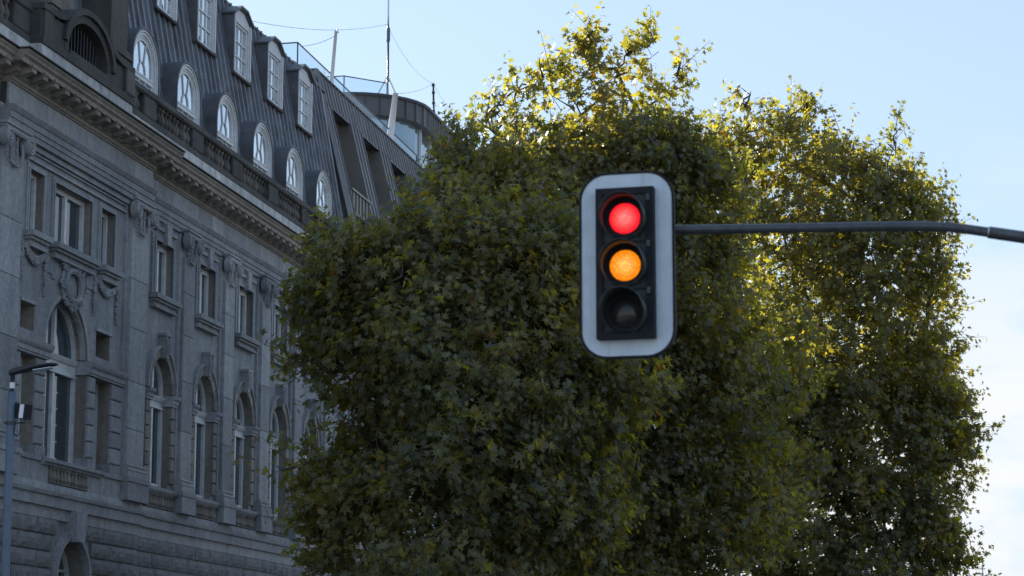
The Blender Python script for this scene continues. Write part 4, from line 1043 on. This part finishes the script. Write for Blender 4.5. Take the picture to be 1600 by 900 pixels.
# ------------------------------------------------------------------ plane trees
def leaf_shape(fold):
    tips = [(0, 1.0), (.56, .62), (.60, .02), (-.60, .02), (-.56, .62)]
    out = [(0, 1.05), (.15, .52), (.60, .74), (.27, .24), (.66, .08), (.18, -.14), (0, -.02), (-.18, -.14), (-.66, .08), (-.27, .24), (-.60, .74), (-.15, .52)]
    pts = [(0, .22, 0)]
    for x, y in out:
        r_ = math.hypot(x, y - .22); pts.append((x, y, -fold * r_ * r_ * .5 + (fold * .35 if abs(x) > .3 else 0) * abs(x)))
    n = len(out)
    return np.array(pts), [(0, 1 + i, 1 + (i + 1) % n) for i in range(n)]
LV, LF = leaf_shape(.35); LFn = np.array(LF)
leaf_meshes = []
for i in range(6):
    v_, f_ = leaf_shape(.15 + .12 * i)
    me = bpy.data.meshes.new('leaf'); me.from_pydata([tuple(p_) for p_ in v_], [], f_)
    at = me.attributes.new('tint', 'FLOAT', 'POINT'); at.data.foreach_set('value', [(.15, .35, .5, .65, .8, .4)[i]] * len(v_))
    me.materials.append(M['leaf']); leaf_meshes.append(me)
def nrm(a): return a / (np.linalg.norm(a, axis=1, keepdims=True) + 1e-9)
CAMP = np.array([0, 0, HC])
def blob(px, py, rx, ry, Y, dy=0.0):
    c = PW(px, py, Y + dy); k = (Y + dy) / 3600
    return (np.array(c), np.array([rx * k, (rx + ry) * .62 * k, ry * k]))
def tube_np(pts, rads, k):
    return MB().tube([tuple(p_) for p_ in pts], list(rads), k, cap=False)
def plane_tree(label, Y, trunk_px, blobs, nshoots, size, seed, forks):
    r_ = np.random.default_rng(seed)
    base_c = PW(trunk_px, 800, Y); base = Vector((base_c.x, Y, .12))
    T = thing('plane_tree', label, 'tree', base, 0, 'plane trees along the street')
    B_ = []; dens = []; minor = []
    for b in blobs:
        c, rad = blob(b[0], b[1], b[2], b[3], Y, b[4] if len(b) > 4 else 0)
        dn = b[5] if len(b) > 5 else 1.0
        B_.append((c, rad * (.93 if b[2] > 45 else 1.0))); dens.append(dn); minor.append(False)
        for q in range(0 if b[2] < 32 or dn < .75 else (3 if b[2] < 60 else 6)):      # tufts that break the outline into clumps
            u = r_.normal(0, 1, 3) + (0, -.4, .25); u /= np.linalg.norm(u)
            rt = r_.uniform(.35, .8)
            B_.append((c + u * rad * r_.uniform(.86, 1.02), np.array([rt, rt, rt * r_.uniform(.7, 1.1)]))); dens.append(dn * .9); minor.append(True)
    dens = np.array(dens)
    vol = np.array([x[1][0] * x[1][2] * (x[1][1] ** .5) for x in B_]) * dens
    cnt = np.maximum(8, (nshoots * vol / vol.sum()).astype(int))
    # trunk and limbs
    ztop = max(c[2] for c, _ in B_)
    cen = np.mean([c for c, _ in B_], axis=0)
    t0 = np.array([base.x, base.y, 0.0]); fork = np.array([base.x * .6 + cen[0] * .4, Y, forks])
    tm = tube_np([t0 + (0, 0, 0), t0 + (0.03, 0, 1.5), t0 * .5 + fork * .5 + (.08, 0, .3), fork], [.42, .33, .29, .25], 12)
    place('trunk', tm.mesh('trunk', world=True, off=base, smooth=True), 'bark', T)
    twig = MB(); sb = []; sd = []; sl = []
    # limbs fork from one another: each clump hangs on the nearest clump that lies closer to the fork
    major = [i for i, m_ in enumerate(minor) if not m_]
    dist_f = {i: np.linalg.norm(B_[i][0] - fork) for i in major}
    order_ = sorted(major, key=lambda i: dist_f[i]); par = {}
    for a_i, i in enumerate(order_):
        best, bj = dist_f[i] * .95, None
        for j in order_[:a_i]:
            dd = np.linalg.norm(B_[i][0] - B_[j][0]) + .30 * dist_f[j]
            if dd < best: best, bj = dd, j
        par[i] = bj
    kids = {i: 1 for i in major}
    for i in reversed(order_):
        if par[i] is not None: kids[par[i]] += kids[i]
    for (c, rad), n, mi, bi in zip(B_, cnt, minor, range(len(B_))):
        st_ = fork if (mi or par[bi] is None) else B_[par[bi]][0]
        p1 = st_ * .5 + c * .5 + r_.normal(0, .10, 3) * np.linalg.norm(c - st_) * .8 - (0, 0, .05 * np.linalg.norm(c - st_))
        if not mi:
            r0 = min(.13, .019 * math.sqrt(kids[bi])); r1 = max(.009, .019 * math.sqrt(kids[bi] - .7))
            place('limb', tube_np([st_, st_ * .75 + p1 * .25 + r_.normal(0, .05, 3), p1, p1 * .4 + c * .6 + r_.normal(0, .06, 3), c], [r0, r0 * .95, (r0 + r1) / 2, r1, r1 * .8], 7).mesh('limb', world=True, off=base, smooth=True), 'bark', T)
        nb = max(2 if mi else 4, int(n / 22))
        u = nrm(r_.normal(0, 1, (nb, 3)) + np.array([0, 0, .45]))
        bt = c + u * rad * .82
        fr_ = r_.uniform(.0, .5, (nb, 1)); bs_ = c * (1 - fr_ * (0 if mi else 1)) + p1 * fr_ * (0 if mi else 1)
        for q in range(nb):
            mid = (bs_[q] + bt[q]) / 2 + r_.normal(0, .08, 3)
            twig.tube([tuple(bs_[q]), tuple(mid), tuple(bt[q])], [.032, .022, .009], 4, cap=False)
        # shoots
        u = nrm(r_.normal(0, 1, (n, 3)))
        rho = np.clip(r_.uniform(.15, 1, (n, 1)) ** .45 * .93 + r_.normal(0, .09, (n, 1)), .1, 1.18)
        p_ = c + u * rad * rho
        dr = nrm(u * .8 + np.array([0, 0, .55]) + r_.normal(0, .42, (n, 3)))
        sb.append(p_); sd.append(dr); sl.append(np.where(r_.uniform(0, 1, n) < .1, r_.uniform(.8, 1.25, n), r_.uniform(.35, .8, n)) * (0.75 + .25 * min(1, rad.mean())))
    sb = np.vstack(sb); sd = np.vstack(sd); sl = np.concatenate(sl)
    for q in range(len(sb)):
        if q % 2 == 0: twig.tube([tuple(sb[q] - sd[q] * .25), tuple(sb[q] + sd[q] * sl[q])], [.010, .004], 3, cap=False)
    o = place('twigs', twig.mesh('twigs', world=True, off=base), 'bark', T); o['kind'] = 'stuff'
    # leaves along every shoot
    NL = 12
    n = len(sb); t_ = (np.arange(NL)[None, :] + r_.uniform(0, 1, (n, NL))) / NL
    pos = sb[:, None, :] + sd[:, None, :] * (sl[:, None, None] * t_[..., None] * 1.05)
    side = nrm(r_.normal(0, 1, (n * NL, 3))).reshape(n, NL, 3)
    side -= sd[:, None, :] * np.sum(side * sd[:, None, :], axis=2, keepdims=True)
    side = side / (np.linalg.norm(side, axis=2, keepdims=True) + 1e-9)
    pos = pos + side * r_.uniform(.03, .12, (n, NL, 1))
    pos = pos.reshape(-1, 3); side = side.reshape(-1, 3); sdf = np.repeat(sd, NL, axis=0)
    nl = len(pos)
    ydir = nrm(side + sdf * .35 + np.array([0, 0, -.45]) + r_.normal(0, .35, (nl, 3)))
    axis_ = (pos - np.array([cen[0], cen[1] + .5, 0])) * np.array([1, 1, 0]); axis_ = nrm(axis_)
    nn = nrm(np.array([0, 0, .55]) + axis_ * .75 + side * .25 + r_.normal(0, .55, (nl, 3)))
    xdir = nrm(np.cross(ydir, nn)); nn = np.cross(xdir, ydir)
    # short terminal leaves are smaller
    tt = t_.reshape(-1)
    sz_ = size * r_.uniform(.55, 1.15, nl) * (1.05 - .45 * tt)
    shoot_t = np.repeat(r_.beta(2.2, 3.0, n), NL)
    tint = np.clip(shoot_t * .70 + r_.normal(0.06, .20, nl) + (r_.uniform(0, 1, nl) < .03) * .4, 0, 1)
    # the nearest, largest leaves become parts of their own
    dist = np.linalg.norm(pos - CAMP, axis=1)
    score = sz_ / dist * (1 - .0) - (dist - dist.min()) * .0006
    order = np.argsort(-score)[:300]
    msk = np.ones(nl, bool); msk[order] = False
    for q, li in enumerate(order):
        Mx = Matrix.Identity(4)
        for r3 in range(3):
            Mx[r3][0] = xdir[li, r3] * sz_[li]; Mx[r3][1] = ydir[li, r3] * sz_[li]; Mx[r3][2] = nn[li, r3] * sz_[li]
            Mx[r3][3] = pos[li, r3] - base[r3]
        lo = bpy.data.objects.new('leaf', leaf_meshes[q % 6]); COL.objects.link(lo); lo.parent = T
        lo.matrix_local = Mx
    pos, xdir, ydir, nn, sz_, tint = pos[msk], xdir[msk], ydir[msk], nn[msk], sz_[msk], tint[msk]
    nl = len(pos)
    V = (xdir[:, None, :] * LV[None, :, 0:1] + ydir[:, None, :] * LV[None, :, 1:2] + nn[:, None, :] * (LV[None, :, 2:3] * r_.uniform(.2, 2.0, (nl, 1, 1)))) * sz_[:, None, None] + pos[:, None, :]
    V = (V - np.array(base)).astype(np.float32).reshape(-1, 3)
    kf = len(LF); nv = len(LV)
    Fx = (LFn[None] + (np.arange(nl) * nv)[:, None, None]).reshape(-1).astype(np.int32)
    me = bpy.data.meshes.new('foliage')
    me.vertices.add(len(V)); me.vertices.foreach_set('co', V.ravel())
    me.loops.add(len(Fx)); me.loops.foreach_set('vertex_index', Fx)
    me.polygons.add(nl * kf); me.polygons.foreach_set('loop_start', np.arange(0, len(Fx), 3, dtype=np.int32))
    me.polygons.foreach_set('loop_total', np.full(nl * kf, 3, dtype=np.int32))
    at = me.attributes.new('tint', 'FLOAT', 'POINT'); at.data.foreach_set('value', np.repeat(tint, nv).astype(np.float32))
    me.update(calc_edges=True); me.validate()
    o = place('foliage', me, 'leaf', T); o['kind'] = 'stuff'
    # hanging seed balls
    sm = MB(); idx = r_.choice(n, 60, replace=False)
    for q in idx:
        p_ = sb[q] + sd[q] * sl[q]
        sm.tube([tuple(p_), tuple(p_ - np.array([0, 0, .12]))], .003, 3, cap=False); sm.lump(tuple(p_ - np.array([0, 0, .14])), .018, 1.0)
    o = place('seed_balls', sm.mesh('seed_balls', world=True, off=base), 'seed', T); o['kind'] = 'stuff'
    pit = MB().box(base.x - .9, base.x + .9, base.y - .9, base.y + .9, .121, .15)
    return T

A_bl = [(930, 640, 90, 110, 1), (900, 800, 90, 90, 1), (680, 925, 150, 45, -1), (660, 385, 60, 45), (760, 400, 80, 60), (845, 430, 80, 80), (545, 432, 75, 56), (590, 470, 90, 90), (508, 480, 42, 45), (515, 560, 36, 40), (610, 428, 85, 55), (705, 430, 90, 66), (590, 510, 95, 80), (620, 610, 70, 70), (600, 705, 52, 55),
        (495, 735, 40, 26), (590, 640, 42, 45), (518, 775, 44, 38), (512, 845, 36, 42), (560, 830, 85, 75), (540, 740, 50, 40), (660, 790, 110, 110, -1), (700, 560, 120, 120, -1), (740, 690, 120, 120, -1), (790, 480, 110, 100), (830, 620, 120, 130), (780, 830, 110, 90), (870, 780, 110, 110), (900, 520, 90, 110)]
B_bl = [(922, 105, 34, 40, 0, .62), (924, 52, 10, 26, 0, 1.2), (905, 75, 16, 20, 0, .8), (1016, 72, 12, 30, 0, 1.1), (965, 112, 44, 36, 0, .5), (985, 78, 16, 18, 0, .8), (1048, 145, 32, 28, 0, .6), (1060, 112, 11, 15, 0, .9), (862, 112, 42, 36, 0, .6), (815, 140, 38, 34, 0, .62), (775, 165, 26, 26, 0, .7), (765, 200, 40, 36, 0, .65), (722, 200, 18, 20, 0, .8), (990, 170, 60, 46, 0, .5), (905, 180, 92, 58, 0, .55), (835, 235, 95, 52, 0, .7),
        (1000, 920, 160, 50), (1085, 275, 45, 45), (790, 330, 100, 60, -2), (700, 330, 60, 45, -3), (715, 255, 46, 42, -1, .7), (735, 300, 75, 55, -1), (960, 260, 100, 70), (1050, 250, 60, 50), (690, 290, 30, 34, -2, .7), (700, 372, 45, 30, -2), (850, 330, 130, 90), (1000, 370, 130, 110), (1100, 330, 80, 85), (1080, 480, 130, 120), (960, 520, 130, 120), (1000, 680, 150, 130), (1120, 640, 110, 130), (980, 830, 150, 100), (1110, 820, 120, 110), (880, 430, 110, 90)]
C_bl = [(1190, 560, 110, 110, -4), (1170, 760, 110, 120, -4), (1110, 430, 70, 70, -3), (1300, 915, 170, 50), (1098, 275, 42, 50), (1440, 640, 60, 70), (1450, 780, 50, 60), (1460, 860, 45, 50), (1158, 155, 22, 30, 0, .8), (1165, 205, 52, 42, 0, .7), (1235, 180, 40, 32, 0, .7), (1262, 168, 14, 14, 0, .8), (1120, 225, 30, 28, 0, .7), (1230, 250, 85, 60, 0, .8), (1130, 300, 75, 65), (1312, 235, 34, 45, 0, .7), (1400, 220, 19, 36, 0, .8), (1385, 275, 40, 36, 0, .8), (1330, 310, 90, 70, 0, .85), (1440, 300, 22, 18, 0, .7), (1420, 350, 60, 55), (1468, 380, 22, 34, 0, .7), (1230, 390, 120, 95), (1370, 430, 95, 90), (1450, 480, 32, 75), (1300, 530, 140, 110), (1420, 590, 75, 85), (1480, 660, 40, 50), (1520, 670, 18, 28, 0, .8), (1465, 720, 45, 50), (1350, 700, 140, 120), (1220, 650, 120, 120), (1240, 810, 130, 110), (1400, 830, 95, 85), (1480, 830, 24, 70), (1500, 765, 18, 22, 0, .8)]
plane_tree('nearest and leftmost plane tree, its shaded branches overlapping the stone facade', 48.5, 720, A_bl, 5200, .21, 3, 4.5)
plane_tree('tallest plane tree, directly behind the traffic light, thin sunlit top against the sky', 53.5, 930, B_bl, 6900, .185, 5, 5.0)
plane_tree('rightmost plane tree, sunlit yellow-green crown behind the signal arm', 62.0, 1300, C_bl, 6700, .180, 8, 5.5)
